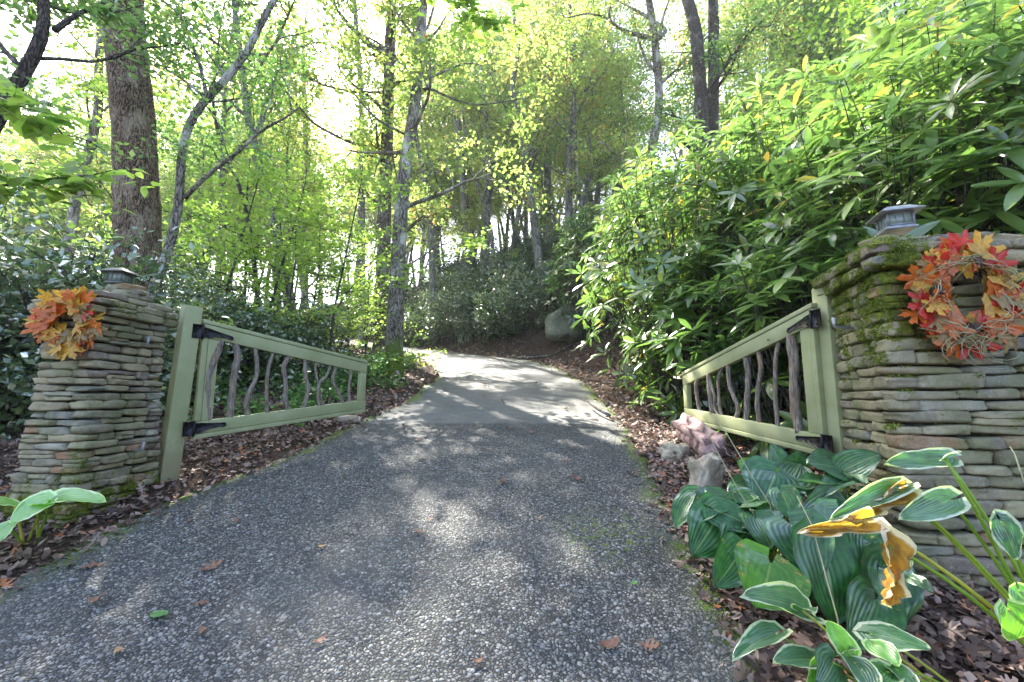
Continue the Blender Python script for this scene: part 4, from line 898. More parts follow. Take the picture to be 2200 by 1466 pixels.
c = P(2100, 1300, 1.95); d = P(2148, 1262, 2.1); stick([Vector((c.x, c.y, h1(c.x, c.y) + .03)), Vector((d.x, d.y, h1(d.x, d.y) + .05)), Vector((d.x + .1, d.y + .1, h1(d.x, d.y) + .09))], .018, 'short red brown root against the foot of the right pillar', 'root', 'rotwood')

# leaves lying on the driveway
OAKM = [fan_mesh('oak', star_leaf(OAK, .22, .5, 3, 34), M['brown_leaf']), fan_mesh('oak2', star_leaf(OAK, .2, -.5, 8, 34), M['brown_leaf'], .8)]
def blade(name, mat, curl): 
    V = []; 
    for i in range(7):
        t = i / 6; wd = .22 * math.sin(math.pi * min(.98, t * .94 + .03)) ** .8
        for s in (-1, 0, 1): V.append((t - .5, s * wd, curl * (t - .5) ** 2 + .05 * abs(s)))
    me = np_mesh(name, V, [np.array([(i * 3 + j, i * 3 + 3 + j, i * 3 + 4 + j, i * 3 + 1 + j) for i in range(6) for j in (0, 1)])]); me.materials.append(M[mat]); return me
TAN, GRN, BRN = blade('tan', 'tan_leaf', .5), blade('green', 'green_leaf', .15), blade('brown', 'brown_leaf', .9)
def gnd(px, py):
    u = (px - CX) / F; v = (CY - py) / F; d = Vector((u, CT - v * ST, ST + v * CT)); t = (EYE - .012) / (.18 * d.y - d.z); return d.x * t, d.y * t
for (px, py, sz, me, lab, nm) in [
    (425, 1232, .115, OAKM[0], 'large brown oak leaf on the drive nearest the left edge middle', 'oak'), (163, 1228, .11, OAKM[1], 'curled brown oak leaf near the mossy left corner of the drive', 'oak'), (192, 1296, .11, OAKM[0], 'brown oak leaf below the mossy left corner of the drive', 'oak'),
    (410, 1308, .07, OAKM[1], 'small reddish brown leaf above the fresh green leaf', 'oak'), (342, 1330, .13, GRN, 'long fresh green leaf lying on the drive', 'green'), (437, 1366, .065, BRN, 'small folded orange brown leaf right of the green leaf', 'brown'), (254, 1408, .065, TAN, 'pale tan curled leaf near the bottom left corner', 'tan'),
    (692, 1180, .06, TAN, 'single pale yellow leaf in the middle left of the drive', 'tan'), (886, 1146, .085, OAKM[1], 'dark brown leaf pair in the centre of the drive', 'oak'), (408, 1126, .06, BRN, 'small dark curled leaf near the pillar side of the drive', 'brown'), (510, 1125, .07, BRN, 'pinkish dry leaf in the sunlit streak left of centre', 'brown'),
    (1310, 1395, .10, BRN, 'twisted dark brown leaf at the bottom right of the drive', 'brown'), (1375, 1392, .09, OAKM[0], 'brown leaf beside the twisted one at the bottom right', 'oak'), (1158, 1118, .04, TAN, 'tiny orange yellow leaf right of the drive centre', 'tan'), (1362, 1260, .05, GRN, 'small green leaf fragment on the right of the drive', 'green'),
    (688, 1385, .06, BRN, 'thin dark red leaf standing on edge near the bottom', 'brown'), (1028, 1430, .05, BRN, 'brown leaf bit at the bottom centre', 'brown'), (925, 1120, .05, BRN, 'small dark leaf beside the centre leaf pair', 'brown')]:
    x, y = gnd(px, py); o = link('fallen_leaf', me, None, None, frame_m(Vector((x, y, rz(x, y) + .016)), (random.uniform(.5, 1), random.uniform(-.6, .6), .1), (random.uniform(-.2, .2), -.18 + random.uniform(-.2, .1), 1), sz)); tag(o, lab, 'leaf', 'fallen leaves on the near driveway')
rng_ = random.Random(9)
for k in range(70):
    y = rng_.uniform(3.6, 15); xl = np.interp(y, LEFT[:, 1], LEFT[:, 0]); xr = np.interp(y, RIGHT[:, 1], RIGHT[:, 0]); x = rng_.uniform(xl + .15, xr - .15)
    o = link('fallen_leaf', rng_.choice((OAKM[0], OAKM[1], BRN, BRN)), None, None, frame_m(Vector((x, y, rz(x, y) + .02)), (rng_.uniform(-1, 1), rng_.uniform(-1, 1), .1), (rng_.uniform(-.4, .4), rng_.uniform(-.5, .3), 1), rng_.uniform(.06, .11))); tag(o, 'small dry brown leaf scattered on the driveway beyond the pillars', 'leaf', 'fallen leaves strewn up the driveway')

# ------------------------------------------------------------ wood and leaves
def wander(rng, p, d, L, n, bend, up=0.):
    pts = [np.array(p, float)]; d = np.array(d, float); d /= np.linalg.norm(d)
    for i in range(n):
        d = d + rng.normal(size=3) * bend; d[2] += up; d /= np.linalg.norm(d); pts.append(pts[-1] + d * L / n)
    return np.array(pts), d
def grow(W, A, rng, p, d, L, r, lvl, up=.03, bend=.14, kids=5, wide=.9):
    n = 6 if lvl > 0 else 3
    pts, _ = wander(rng, p, d, L, n, bend, up); t = np.linspace(1, .35, n + 1)
    W.tube(pts, np.maximum(r * t, .0035), 6 if r > .04 else (4 if r > .012 else 3), False)
    if lvl == 0:
        A.append(pts[1:]); return
    for k in range(kids):
        f = .25 + .75 * (k + rng.uniform(0, 1)) / kids; i = min(int(f * n), n - 1); q = pts[i] + (pts[i + 1] - pts[i]) * (f * n - i if f * n - i < 1 else 1)
        dd = pts[i + 1] - pts[i]; dd /= np.linalg.norm(dd); s = rng.normal(size=3); s[2] *= .55; s -= dd * (s @ dd); s /= np.linalg.norm(s)
        nd = dd * rng.uniform(.35, .9) + s * wide; grow(W, A, rng, q, nd, L * rng.uniform(.38, .58), r * rng.uniform(.42, .6) * (1 - .35 * f), lvl - 1, up, bend * 1.1, kids, wide)
def leaves_on(name, A, rng, per, spread, size, tmpl=LEAF2, up=(0, 0, 1), nsp=.55, flat=1.0):
    A = np.vstack(A); C = np.repeat(A, per, 0); C = C + rng.normal(size=C.shape) * spread * np.array([1, 1, flat])
    T, B, N = orient(len(C), rng, up, nsp); tint = np.clip(rng.beta(2, 2.2, len(A)).repeat(per) * .55 + rng.uniform(0, .45, len(C)), 0, 1)
    return scatter_mesh(name, C, T, B, N, rng.uniform(.65, 1.3, len(C)) * size, tmpl[0], tmpl[1], tint)

def proto_tree(seed, Ht, r0, nl, kids, lsize, per, mat, bk, first=.3, lean=.06, limb=.33, wood_name='trunk', spread=.22, label='', grp='', cat='tree', nm='forest_tree', elev=(.5, 1.1), flat=1.0, lvl=2, tmpl=LEAF2):
    rng = np.random.default_rng(seed); W = MB(); A = []
    pts, _ = wander(rng, (0, 0, -.4), (rng.normal() * lean, rng.normal() * lean, 1), Ht, 12, .07, .05)
    fl = np.array([1.5, 1.15] + [1] * 11); W.tube(pts, r0 * np.linspace(1, .18, 13) * fl, 8, False)
    for k in range(nl):
        f = first + (1 - first) * (k + rng.uniform(0, .9)) / nl; i = min(int(f * 12), 11); q = pts[i] + (pts[i + 1] - pts[i]) * (f * 12 - i); az = k * 2.4 + rng.uniform(-.5, .5); el = rng.uniform(*elev)
        grow(W, A, rng, q, (math.cos(az) * math.cos(el), math.sin(az) * math.cos(el), math.sin(el)), Ht * limb * (1.25 - .75 * f) * rng.uniform(.7, 1.2), r0 * .42 * (1.15 - .8 * f), 2 if nm == 'forest_tree' else 1, .03, .13, kids)
    root = thing(nm, (0, 0, 0), label, cat, grp)
    link(wood_name, W.mesh(wood_name), M[bk], root); tag(link('crown', leaves_on('crown', A, rng, per, spread, lsize, tmpl, flat=flat), M[mat], root))
    return root

# traced trees -------------------------------------------------
def traced(label, Y, trunk, w0, w1, bk, crown, limbs=(), ext=6, seed=0, lsize=.09, per=10, ncl=8, nm='tree', depthjit=.15, extw=.5, first_h=0, kids=4, llen=2.2, cat='tree', grp=None, k=10, low=None, droot=0.):
    """trunk: pixel path base->top at distance Y"""
    rng = np.random.default_rng(seed + 500); T = [np.array(P(x, y, Y)) for x, y in trunk]
    for i in range(1, len(T)): T[i][1] += rng.normal() * depthjit * .3
    bz = h1(T[0][0], T[0][1]); foot = np.array([T[0][0], T[0][1], bz - .25]); seg = []
    if T[0][2] > bz + .3:
        d0 = T[0] - T[1]; d0 = d0 / max(abs(d0[2]), .3); foot = T[0] + d0 * (T[0][2] - bz); foot[2] = h1(foot[0], foot[1]) - .25
    else:
        T = [t for t in T if t[2] > bz + .1] or T
    d = T[-1] - T[-2]; d /= np.linalg.norm(d); d[2] = abs(d[2]) + .5; e, _ = wander(rng, T[-1], d, ext, 6, .08, .1)
    pts = np.vstack([[foot], T, e[1:]]); n = len(pts)
    # fine resample
    s = np.concatenate([[0], np.cumsum(np.linalg.norm(np.diff(pts, axis=0), axis=1))]); m_ = int(max(24, s[-1] / .25)); t = np.linspace(0, s[-1], m_)
    F3 = np.stack([np.interp(t, s, pts[:, i]) for i in range(3)], -1)
    for _ in range(4): F3[1:-1] = (F3[:-2] + 2 * F3[1:-1] + F3[2:]) / 4
    r0, r1 = w0 * Y / F / 2, w1 * Y / F / 2; st = s[len(T)]
    rr = np.where(t < st, r0 + (r1 - r0) * t / st, r1 * (1 - extw * (t - st) / max(ext, .1))); rr = rr * (1 + .45 * np.exp(-t / .35)) if droot == 0 else rr * (1 + droot * np.exp(-t / .4))
    W = MB(); R = rr[:, None] * (1 + .05 * np.sin(np.arange(k)[None] * 2 * np.pi / k * 3 + t[:, None] * .9 + seed) + .03 * rng.normal(size=(m_, k)))
    W.tube(F3, R, k); A = []
    for (lp_, lw, dd, leafy) in limbs:
        q = [np.array(P(x, y, Y + dd * i / max(1, len(lp_) - 1))) for i, (x, y) in enumerate(lp_)]
        q = np.array(q); ss = np.concatenate([[0], np.cumsum(np.linalg.norm(np.diff(q, axis=0), axis=1))]); mm = max(8, int(ss[-1] / .12)); tt = np.linspace(0, ss[-1], mm)
        q2 = np.stack([np.interp(tt, ss, q[:, i]) for i in range(3)], -1)
        for _ in range(3): q2[1:-1] = (q2[:-2] + 2 * q2[1:-1] + q2[2:]) / 4
        W.tube(q2, np.maximum(lw * Y / F / 2 * np.linspace(1, .35, mm), .004), 6)
        for c_ in range(leafy):
            i = rng.integers(mm // 4, mm - 1); d = rng.normal(size=3); d[2] = abs(d[2]) * .5
            grow(W, A, rng, q2[i], d, rng.uniform(.5, 1.2) * llen * .5, .012, 1, .0, .18, 4)
    for c_ in range(ncl):
        z0 = max(first_h, F3[0][2] + 2.0); idx = np.where(F3[:, 2] > z0)[0]
        if len(idx) < 3: break
        i = idx[int((c_ + rng.uniform(0, 1)) / ncl * (len(idx) - 1))]; az = c_ * 2.4 + rng.uniform(0, 1); el = rng.uniform(.2, .9)
        grow(W, A, rng, F3[i], (math.cos(az) * math.cos(el), math.sin(az) * math.cos(el), math.sin(el)), llen * rng.uniform(.6, 1.2), rr[i] * .35, 2, .02, .14, kids)
    root = thing(nm, tuple(foot + np.array([0, 0, .25])), label, cat, grp); link('trunk', W.mesh('trunk', True, root.location), M[bk], root)
    if crown and A:
        me = leaves_on('crown', A, rng, int(per * 1.35), .14, lsize * 1.1); me.transform(Matrix.Translation(-root.location)); link('crown', me, M[crown], root)
    return root
def q1(l): return [(x * .43658, y * .43658) for x, y in l]
def q2_(l): return [(700 + x * .43658, y * .43658) for x, y in l]
traced('massive straight oak trunk with furrowed brown bark rising behind the left pillar', 6.2, [(303, 760), (300, 600), (297, 450), (285, 250), (268, 90), (258, 0)], 84, 80, 'bark_big', 'canopy', [], 9, 1, .09, 9, 16, 'oak_tree', .05, .4, 8.5, k=20)
traced('slender sinuous grey sapling trunk curving right beside the big oak', 5.9, [(310, 680)] + q1([(740, 1420), (800, 1350), (850, 1180), (905, 1000), (885, 900), (905, 780), (900, 680), (920, 610), (1000, 500), (1110, 400), (1200, 310), (1260, 210), (1260, 130), (1290, 50), (1350, 0)]), 22, 14, 'bark_gray', 'canopy_green',
       [(q1([(1020, 480), (985, 320), (940, 210), (900, 90), (850, 0), (820, -80)]), 10, .3, 3), (q1([(910, 975), (1000, 880), (1100, 800), (1200, 730), (1290, 630), (1400, 590), (1470, 530)]), 11, -.6, 5), (q1([(1290, 625), (1300, 560), (1345, 480), (1340, 350)]), 5, .5, 2), (q1([(1010, 480), (900, 390), (800, 330), (720, 260)]), 8, .5, 2), (q1([(1000, 850), (1005, 700), (980, 640)]), 4, .2, 1),
        (q1([(1030, 440), (1090, 330), (1110, 280), (1210, 240)]), 4, .4, 2)], 5, 2, .06, 7, 6, 'sapling_tree', .1, .6, 5.0, k=8, llen=1.4)
traced('dark mossy leaning tree forking at the top left corner', 4.3, [(-190, 560), (-80, 380)] + q1([(0, 640), (50, 500), (110, 370), (190, 260), (270, 150), (240, 60), (195, -60)]), 46, 22, 'bark_dark', 'canopy_green',
       [(q1([(270, 150), (340, 95), (430, 45), (520, 15), (610, -30)]), 14, .8, 4), (q1([(100, 330), (40, 270), (0, 220), (-60, 120)]), 14, .3, 3), (q1([(30, 560), (100, 650), (180, 655), (300, 680), (380, 705)]), 8, .3, 2)], 4, 3, .075, 8, 6, 'leaning_tree', .1, .5, 4.5, k=10, llen=1.4)
traced('mid distance leaning grey trunk left of the big oak', 13.5, [(150, 520)] + q1([(370, 1010), (440, 750), (475, 550), (490, 350), (495, 150), (500, 0)]), 22, 15, 'bark_gray', 'canopy', [(q1([(545, 640), (460, 610), (380, 575)]), 6, .3, 2)], 6, 4, .12, 9, 8, 'forest_tree')
traced('rear of the two tall trunks left of the bend, brown barked', 14.2, [(815, 790), (820, 660), (826, 520), (828, 400), (834, 230), (838, 110), (842, 0)], 33, 24, 'bark_rear', 'canopy', [(q2_([(330, 730), (150, 715), (50, 670), (-60, 610), (-190, 460), (-280, 350)]), 8, -1.5, 4), (q2_([(320, 455), (150, 455), (0, 425), (-120, 370), (-260, 300)]), 7, -1.2, 4), (q2_([(330, 270), (230, 230), (150, 160), (60, 60), (20, -40)]), 17, 1, 3), (q2_([(335, 300), (400, 250), (430, 150)]), 9, 1, 2)], 7, 5, .12, 9, 15, 'tall_tree', k=12, first_h=6)
traced('front of the two tall trunks with bright moss at its foot, leaning slightly right', 10.2, [(845, 812), (847, 720), (853, 600), (860, 480), (868, 380), (880, 290), (893, 210), (903, 100), (911, 0)], 37, 21, 'bark_front', 'canopy',
       [(q2_([(470, 440), (520, 435), (600, 480), (740, 520), (850, 505), (1000, 480)]), 6, -.8, 4), (q2_([(490, 390), (600, 345), (680, 310), (780, 320), (860, 370)]), 6, .9, 3), (q2_([(505, 200), (560, 140), (600, 60), (680, 0)]), 7, .5, 2), (q2_([(450, 200), (380, 110), (310, 0), (280, -60)]), 8, .6, 3), (q2_([(380, 1330), (430, 1290), (540, 1220), (640, 1180)]), 6, -.6, 0), (q2_([(440, 420), (400, 340), (300, 250), (140, 220)]), 6, .9, 2), (q2_([(385, 660), (250, 590), (150, 480), (60, 350)]), 6, -.8, 3)], 6, 6, .10, 9, 14, 'tall_tree', droot=.65, k=14, first_h=6)
far = [
 ('dark far trunk topmost in a pair right of the front tall tree', 26, [(1003, 560), (1001, 463), (996, 390), (988, 306), (975, 200)], 22, 15),
 ('thick far trunk on the bank left of centre, dividing low into a vase of limbs', 24, [(1040, 610), (1045, 500), (1048, 420), (1049, 306), (1040, 220)], 22, 11),
 ('dark thin trunk crossing in front of the vase limbed tree', 23, [(1060, 600), (1057, 500), (1040, 440), (1000, 330)], 11, 6),
 ('long forked trunk leaning left in the centre of the wood', 20, [(1162, 600), (1158, 567), (1148, 480), (1137, 393), (1126, 319), (1120, 262), (1099, 188), (1115, 109), (1098, 0)], 21, 8),
 ('straight far trunk right of the forked centre trunk', 25, [(1182, 600), (1180, 559), (1176, 393), (1176, 262), (1180, 120)], 20, 9),
 ('pale straight trunk forking high, in the middle right of the wood', 19, [(1218, 640), (1220, 602), (1220, 480), (1222, 330), (1230, 227), (1230, 109), (1222, 0)], 19, 11),
 ('curved far trunk bending right at mid height behind the pale straight one', 24, [(1240, 560), (1242, 520), (1256, 415), (1268, 375), (1281, 340), (1290, 220)], 17, 7),
 ('thin wiggling trunk low between the far trees', 20, [(1254, 640), (1254, 560), (1248, 490), (1260, 400), (1270, 300)], 9, 5),
 ('slender straight trunk right of the curved far trunk', 27, [(1281, 560), (1282, 480), (1286, 393), (1284, 300), (1290, 150)], 12, 7),
 ('thin far trunk with short forks before the reddish gap', 27, [(1326, 520), (1325, 470), (1329, 371), (1336, 280), (1330, 160)], 13, 6),
 ('stout grey trunk with spreading bare limbs right of centre', 15, [(1384, 520), (1381, 450), (1388, 371), (1406, 297), (1416, 218), (1414, 131), (1402, 65), (1392, 0)], 24, 17),
 ('dark thick trunk behind the rhododendrons at the upper right centre', 13, [(1515, 420), (1512, 300), (1505, 200), (1490, 80), (1478, -10)], 38, 26),
 ('second dark trunk close beside the thick one in the upper right', 13.6, [(1530, 400), (1532, 250), (1532, 120), (1526, 0)], 30, 24),
 ('dark straight trunk in the green left of the two tall trunks', 20, [(778, 620), (776, 560), (780, 400), (778, 200), (770, 90), (760, 0)], 18, 12),
 ('short dark trunk seen between leaves at the left centre', 24, [(655, 560), (655, 440), (655, 284), (650, 150)], 17, 11),
 ('crooked dark sapling in the bright leaves at the left centre', 11, [(552, 620), (550, 546), (541, 515), (524, 437), (513, 380), (489, 349), (470, 300), (455, 230)], 11, 7),
 ('leaning thin trunk just right of the front tall tree', 22, [(928, 600), (927, 515), (918, 415), (903, 340), (896, 306), (885, 200)], 15, 8),
 ('slanting far trunk near the bright gap in the centre', 30, [(1108, 560), (1106, 500), (1098, 440), (1085, 380), (1070, 300)], 12, 7),
 ('far pale trunk leaning left beside the centre gap', 32, [(1086, 560), (1090, 480), (1100, 420), (1112, 360)], 9, 6)]
limbs = {3: [(q2_([(985, 770), (1020, 700), (1030, 520), (1075, 370), (1110, 270), (1040, 190), (1000, 100)]), 11, .5, 4)],
         5: [(q2_([(1215, 520), (1180, 350), (1155, 230), (1140, 150), (1130, 60)]), 10, .6, 3), (q2_([(1225, 510), (1290, 430), (1360, 370), (1415, 318)]), 9, -.6, 3), (q2_([(1225, 420), (1300, 300), (1380, 190), (1420, 140)]), 6, .6, 3)],
         1: [(q2_([(800, 900), (770, 760), (740, 640)]), 7, .4, 3), (q2_([(805, 900), (850, 760), (930, 690)]), 7, -.4, 3)],
         10: [(q2_([(1610, 190), (1500, 165), (1410, 120), (1385, 70), (1400, 30)]), 12, -.5, 2), (q2_([(1620, 350), (1570, 290), (1540, 200), (1510, 60)]), 8, .5, 2), (q2_([(1640, 190), (1680, 150), (1560, 70), (1430, 0)]), 12, .5, 2), (q2_([(1640, 190), (1660, 80), (1690, 0)]), 10, .4, 2), (q2_([(1480, 170), (1380, 85), (1290, 65), (1180, 90)]), 7, -.5, 2)],
         6: [(q2_([(1275, 960), (1330, 930), (1380, 820)]), 6, .3, 2)], 8: [(q2_([(1340, 900), (1370, 840), (1390, 800)]), 6, .3, 2)]}
for i, (lab, Y, tr, a_, b_) in enumerate(far):
    traced(lab, Y, tr, a_, b_, 'bark_far' if Y > 18 else ('bark_dark' if i in (11, 12, 15) else 'bark_gray'), 'canopy' if i % 3 else 'canopy_green', limbs.get(i, ()), 6 if Y < 16 else 4, 10 + i, .13 if Y > 18 else .10, 8, 7 if i != 15 else 4, 'forest_tree', .3, .7, kids=4, llen=2.4, k=8, first_h=0)

# anonymous forest trees, saplings and shrubs ------------------------------
fp = [proto_tree(31, 15, .17, 15, 5, .15, 7, 'canopy', 'bark_far', .42, limb=.30, label='slender tree with pale yellow green leaves deep in the wood', grp='far trees of the pale green wood'),
      proto_tree(32, 18, .20, 16, 5, .16, 7, 'canopy_green', 'bark_far', .45, limb=.28, label='slender tree with pale yellow green leaves deep in the wood', grp='far trees of the pale green wood'),
      proto_tree(33, 12, .12, 14, 5, .14, 7, 'canopy', 'bark_far', .35, limb=.33, label='slender tree with pale yellow green leaves deep in the wood', grp='far trees of the pale green wood'),
      proto_tree(34, 16, .15, 16, 5, .16, 7, 'canopy', 'bark_far', .40, limb=.3, label='slender tree with pale yellow green leaves deep in the wood', grp='far trees of the pale green wood')]
sap = [proto_tree(41, 5.6, .045, 13, 4, .11, 10, 'sapling', 'bark_dark', .15, limb=.36, label='young maple with bright lime leaves in flat sprays left of the drive', grp='bright young maples left of the drive', nm='young_maple', elev=(-.1, .35), flat=.25, spread=.14),
       proto_tree(42, 4.2, .035, 11, 4, .105, 10, 'sapling', 'bark_dark', .12, limb=.42, label='young maple with bright lime leaves in flat sprays left of the drive', grp='bright young maples left of the drive', nm='young_maple', elev=(-.1, .3), flat=.25, spread=.14)]
def proto_shrub(seed, R, Ht, ns, kids, lsize, per, mat, label, grp, nm, tmpl=LEAF2, spread=.07):
    rng = np.random.default_rng(seed); W = MB(); A = []
    for k in range(ns):
        az = k * 2.4; el = rng.uniform(.45, 1.3); grow(W, A, rng, (rng.normal() * .15, rng.normal() * .15, -.15), (math.cos(az) * math.cos(el) * R, math.sin(az) * math.cos(el) * R, math.sin(el) * Ht * .7), math.hypot(R * math.cos(el), Ht * math.sin(el)) * rng.uniform(.75, 1.0), .022, 2, .02, .16, kids)
    root = thing(nm, (0, 0, 0), label, 'shrub', grp); link('stems', W.mesh('stems'), M['bark_dark'], root)
    link('foliage', leaves_on('foliage', A, rng, per, spread, lsize, tmpl, (0, 0, .8), .7), M[mat], root); return root
lau = [proto_shrub(51, 1.2, 2.0, 13, 5, .085, 8, 'laurel', 'glossy dark mountain laurel on the bank beyond the bend', 'mountain laurels on the bank', 'laurel_shrub'),
       proto_shrub(52, 1.5, 1.5, 14, 5, .085, 8, 'laurel', 'glossy dark mountain laurel on the bank beyond the bend', 'mountain laurels on the bank', 'laurel_shrub'),
       proto_shrub(53, 1.0, 2.6, 12, 5, .09, 8, 'laurel', 'glossy dark mountain laurel on the bank beyond the bend', 'mountain laurels on the bank', 'laurel_shrub')]
LG = 'laurels in the undergrowth left of the drive'
def spread_copies(protos, spots, scale, rng, label=None, grp=None):
    used = {}
    for (x, y) in spots:
        p = protos[rng.randrange(len(protos))]; z = h1(x, y) - .05; s = rng.uniform(*scale); a_ = rng.uniform(0, 6.28)
        if p.name not in used and p.get('_free', 1) and label is None: p.location = (x, y, z); p.rotation_euler = (0, 0, a_); p.scale = (s, s, s); used[p.name] = 1; p['_free'] = 0; continue
        c = copy_tree(p, (x, y, z), a_, s, label)
        if grp: c['group'] = grp
def pick(n, fx, rng, mind):
    out = []; tries = 0
    while len(out) < n and tries < n * 60:
        tries += 1; p = fx(rng)
        if p and all((p[0] - q[0]) ** 2 + (p[1] - q[1]) ** 2 > mind ** 2 for q in out): out.append(p)
    return out
def sd(x, y): return float(sdist(RIGHT, np.array([x]), np.array([y]))[0]), -float(sdist(LEFT, np.array([x]), np.array([y]))[0])
R5 = random.Random(55)
def far_fx(r):
    y = r.uniform(16, 60); x = r.uniform(-1.3, 1.3) * y; dr, dl = sd(x, y); d = max(dr, dl)
    q = x * .866 + y * .5
    if -2 < q < 8 and x < 2 and y < 27 and r.random() < .62: return None
    if x > -.05 * y and r.random() < .72: return None
    return (x, y) if d > 3.5 and abs(x + 1) > .07 * y else None
spread_copies(fp, [(-6.9, 13.5)] + pick(96, far_fx, R5, 2.2), (.75, 1.2), R5)
def wall_fx(r):
    y = r.uniform(42, 75); x = r.uniform(-.9, .15) * y if r.random() < .7 else r.uniform(-1.3, 1.3) * y
    return (x, y)
spread_copies(fp, pick(64, wall_fx, R5, 3), (1.1, 1.8), R5, 'slender tree with pale yellow green leaves deep in the wood')
def hill_fx(r):
    y = r.uniform(21, 42); x = r.uniform(-.22, .28) * y; dr, dl = sd(x, y)
    return (x, y) if dr > 3 else None
spread_copies(fp, pick(9, hill_fx, R5, 1.5), (.6, .95), R5, 'slender tree with pale yellow green leaves deep in the wood')
def tall_fx(r):
    y = r.uniform(23, 38); x = r.uniform(-.42, .26) * y; dr, dl = sd(x, y)
    return (x, y) if max(dr, dl) > 3 else None
spread_copies(fp, pick(9, tall_fx, R5, 2.4), (1.4, 1.8), R5, 'tall slim trunk under a high pale canopy, deep in the wood', 'tall far trees beyond the bend')
def upper_fx(r):
    y = r.uniform(8, 26); x = r.uniform(.45, 1.5) * y; dr, dl = sd(x, y)
    return (x, y) if dr > 7 else None
spread_copies(fp, pick(9, upper_fx, R5, 2), (.6, .9), R5, 'slim tree standing among the shrubs high on the right bank', 'trees on the right bank')
def bank_fx(r):
    y = r.uniform(14.5, 36); x = r.uniform(-.55, .45) * y; dr, dl = sd(x, y)
    if math.hypot(x - 2.35, y - 15.8) < 1.75: return None   # the boulder stands free
    return (x, y) if 1.1 < dr < 19 else None
spread_copies(lau, pick(120, bank_fx, R5, 1.15), (.85, 1.4), R5)
def left_fx(r):
    y = r.uniform(5.5, 24); x = -r.uniform(.38, 1.3) * y; dr, dl = sd(x, y)
    return (x, y) if dl > 2.3 + .1 * y and (x < -5 or y > 9) else None
spread_copies(lau, [(-5.9, 5.4), (-6.4, 6.9), (-7.6, 7.2), (-8.6, 9), (-6.9, 4.4), (-7.9, 5.4), (-4.9, 8.8), (-9.5, 7.5), (-6.6, 8.2), (-10.5, 10), (-8.4, 11)], (.95, 1.25), R5, 'loose laurel shrub in the undergrowth behind the left gate and pillar', LG)
spread_copies(lau, pick(46, left_fx, R5, 1.3), (.6, 1.1), R5, 'loose laurel shrub in the undergrowth behind the left gate and pillar', LG)
def sap_fx(r):
    y = r.uniform(8.5, 19); x = -r.uniform(.22, .95) * y; dr, dl = sd(x, y)
    return (x, y) if dl > 1.4 else None
spread_copies(sap, [(-6.5, 9.3), (-4.7, 8.8), (-5.2, 11), (-4.1, 12), (-7.6, 12)] + pick(18, sap_fx, R5, 1.5), (.75, 1.25), R5)
def rsap_fx(r):
    y = r.uniform(8, 20); x = r.uniform(.42, 1.1) * y; dr, dl = sd(x, y)
    return (x, y) if dr > 5 else None
spread_copies(sap, pick(12, rsap_fx, R5, 1.6), (1.2, 1.7), R5, 'young maple with layered leaves rising above the rhododendrons on the right bank', 'young maples on the right bank')
for p in fp + lau + sap:
    if '_free' in p: del p['_free']

# rhododendrons ---------------------------------------------------------------
def rh_mesh():
    V = []; nu = 7
    for i in range(nu):
        t = i / (nu - 1); wd = .135 * (math.sin(math.pi * min(.985, .05 + t * .93) ** .85)) ** .7
        for s in (-1, 0, 1): V.append((t, s * wd, .035 * abs(s) - .12 * t * t))
    me = np_mesh('rhododendron_leaf', V, [np.array([(i * 3 + j, i * 3 + 3 + j, i * 3 + 4 + j, i * 3 + 1 + j) for i in range(nu - 1) for j in (0, 1)])], True, {'tint': np.full(3 * nu, .45)}); me.materials.append(M['rhodo']); return me
def rhodo_whorls(rng, R, Ht, n):
    """tips spread through the outer shell of the bush"""
    u = rng.normal(size=(n, 3)); u[:, 2] = np.where(rng.uniform(size=n) < .3, -np.abs(u[:, 2]) * .55, np.abs(u[:, 2])) * .95; u /= np.linalg.norm(u, axis=1)[:, None]
    k = rng.uniform(.35, 1.0, n) ** .45; C = u * k[:, None] * np.array([R, R, Ht * .62]) + np.array([0, 0, Ht * .38]); C[:, 2] = np.maximum(C[:, 2], rng.uniform(.12, .35, n)); return C, u
def rhodo_frames(rng, C, ax, k0=6, k1=9):
    Cs, Ts, Ns = [], [], []
    for c, a_ in zip(C, ax):
        a_ = a_ * .6 + np.array([0, 0, .75]) + rng.normal(size=3) * .25; a_ /= np.linalg.norm(a_); s = np.cross(a_, [.3, .9, .1]); s /= np.linalg.norm(s); t = np.cross(a_, s); m_ = rng.integers(k0, k1)
        ph = rng.uniform(0, 6); el0 = rng.uniform(-.25, .35)
        for j in range(m_):
            an = ph + j * 2 * np.pi / m_ + rng.normal() * .15; el = el0 + rng.normal() * .18; d = (s * math.cos(an) + t * math.sin(an)) * math.cos(el) + a_ * math.sin(el)
            Cs.append(c + d * .012); Ts.append(d); Ns.append(a_ * math.cos(el) - (s * math.cos(an) + t * math.sin(an)) * math.sin(el))
    return np.array(Cs), np.array(Ts), np.array(Ns)
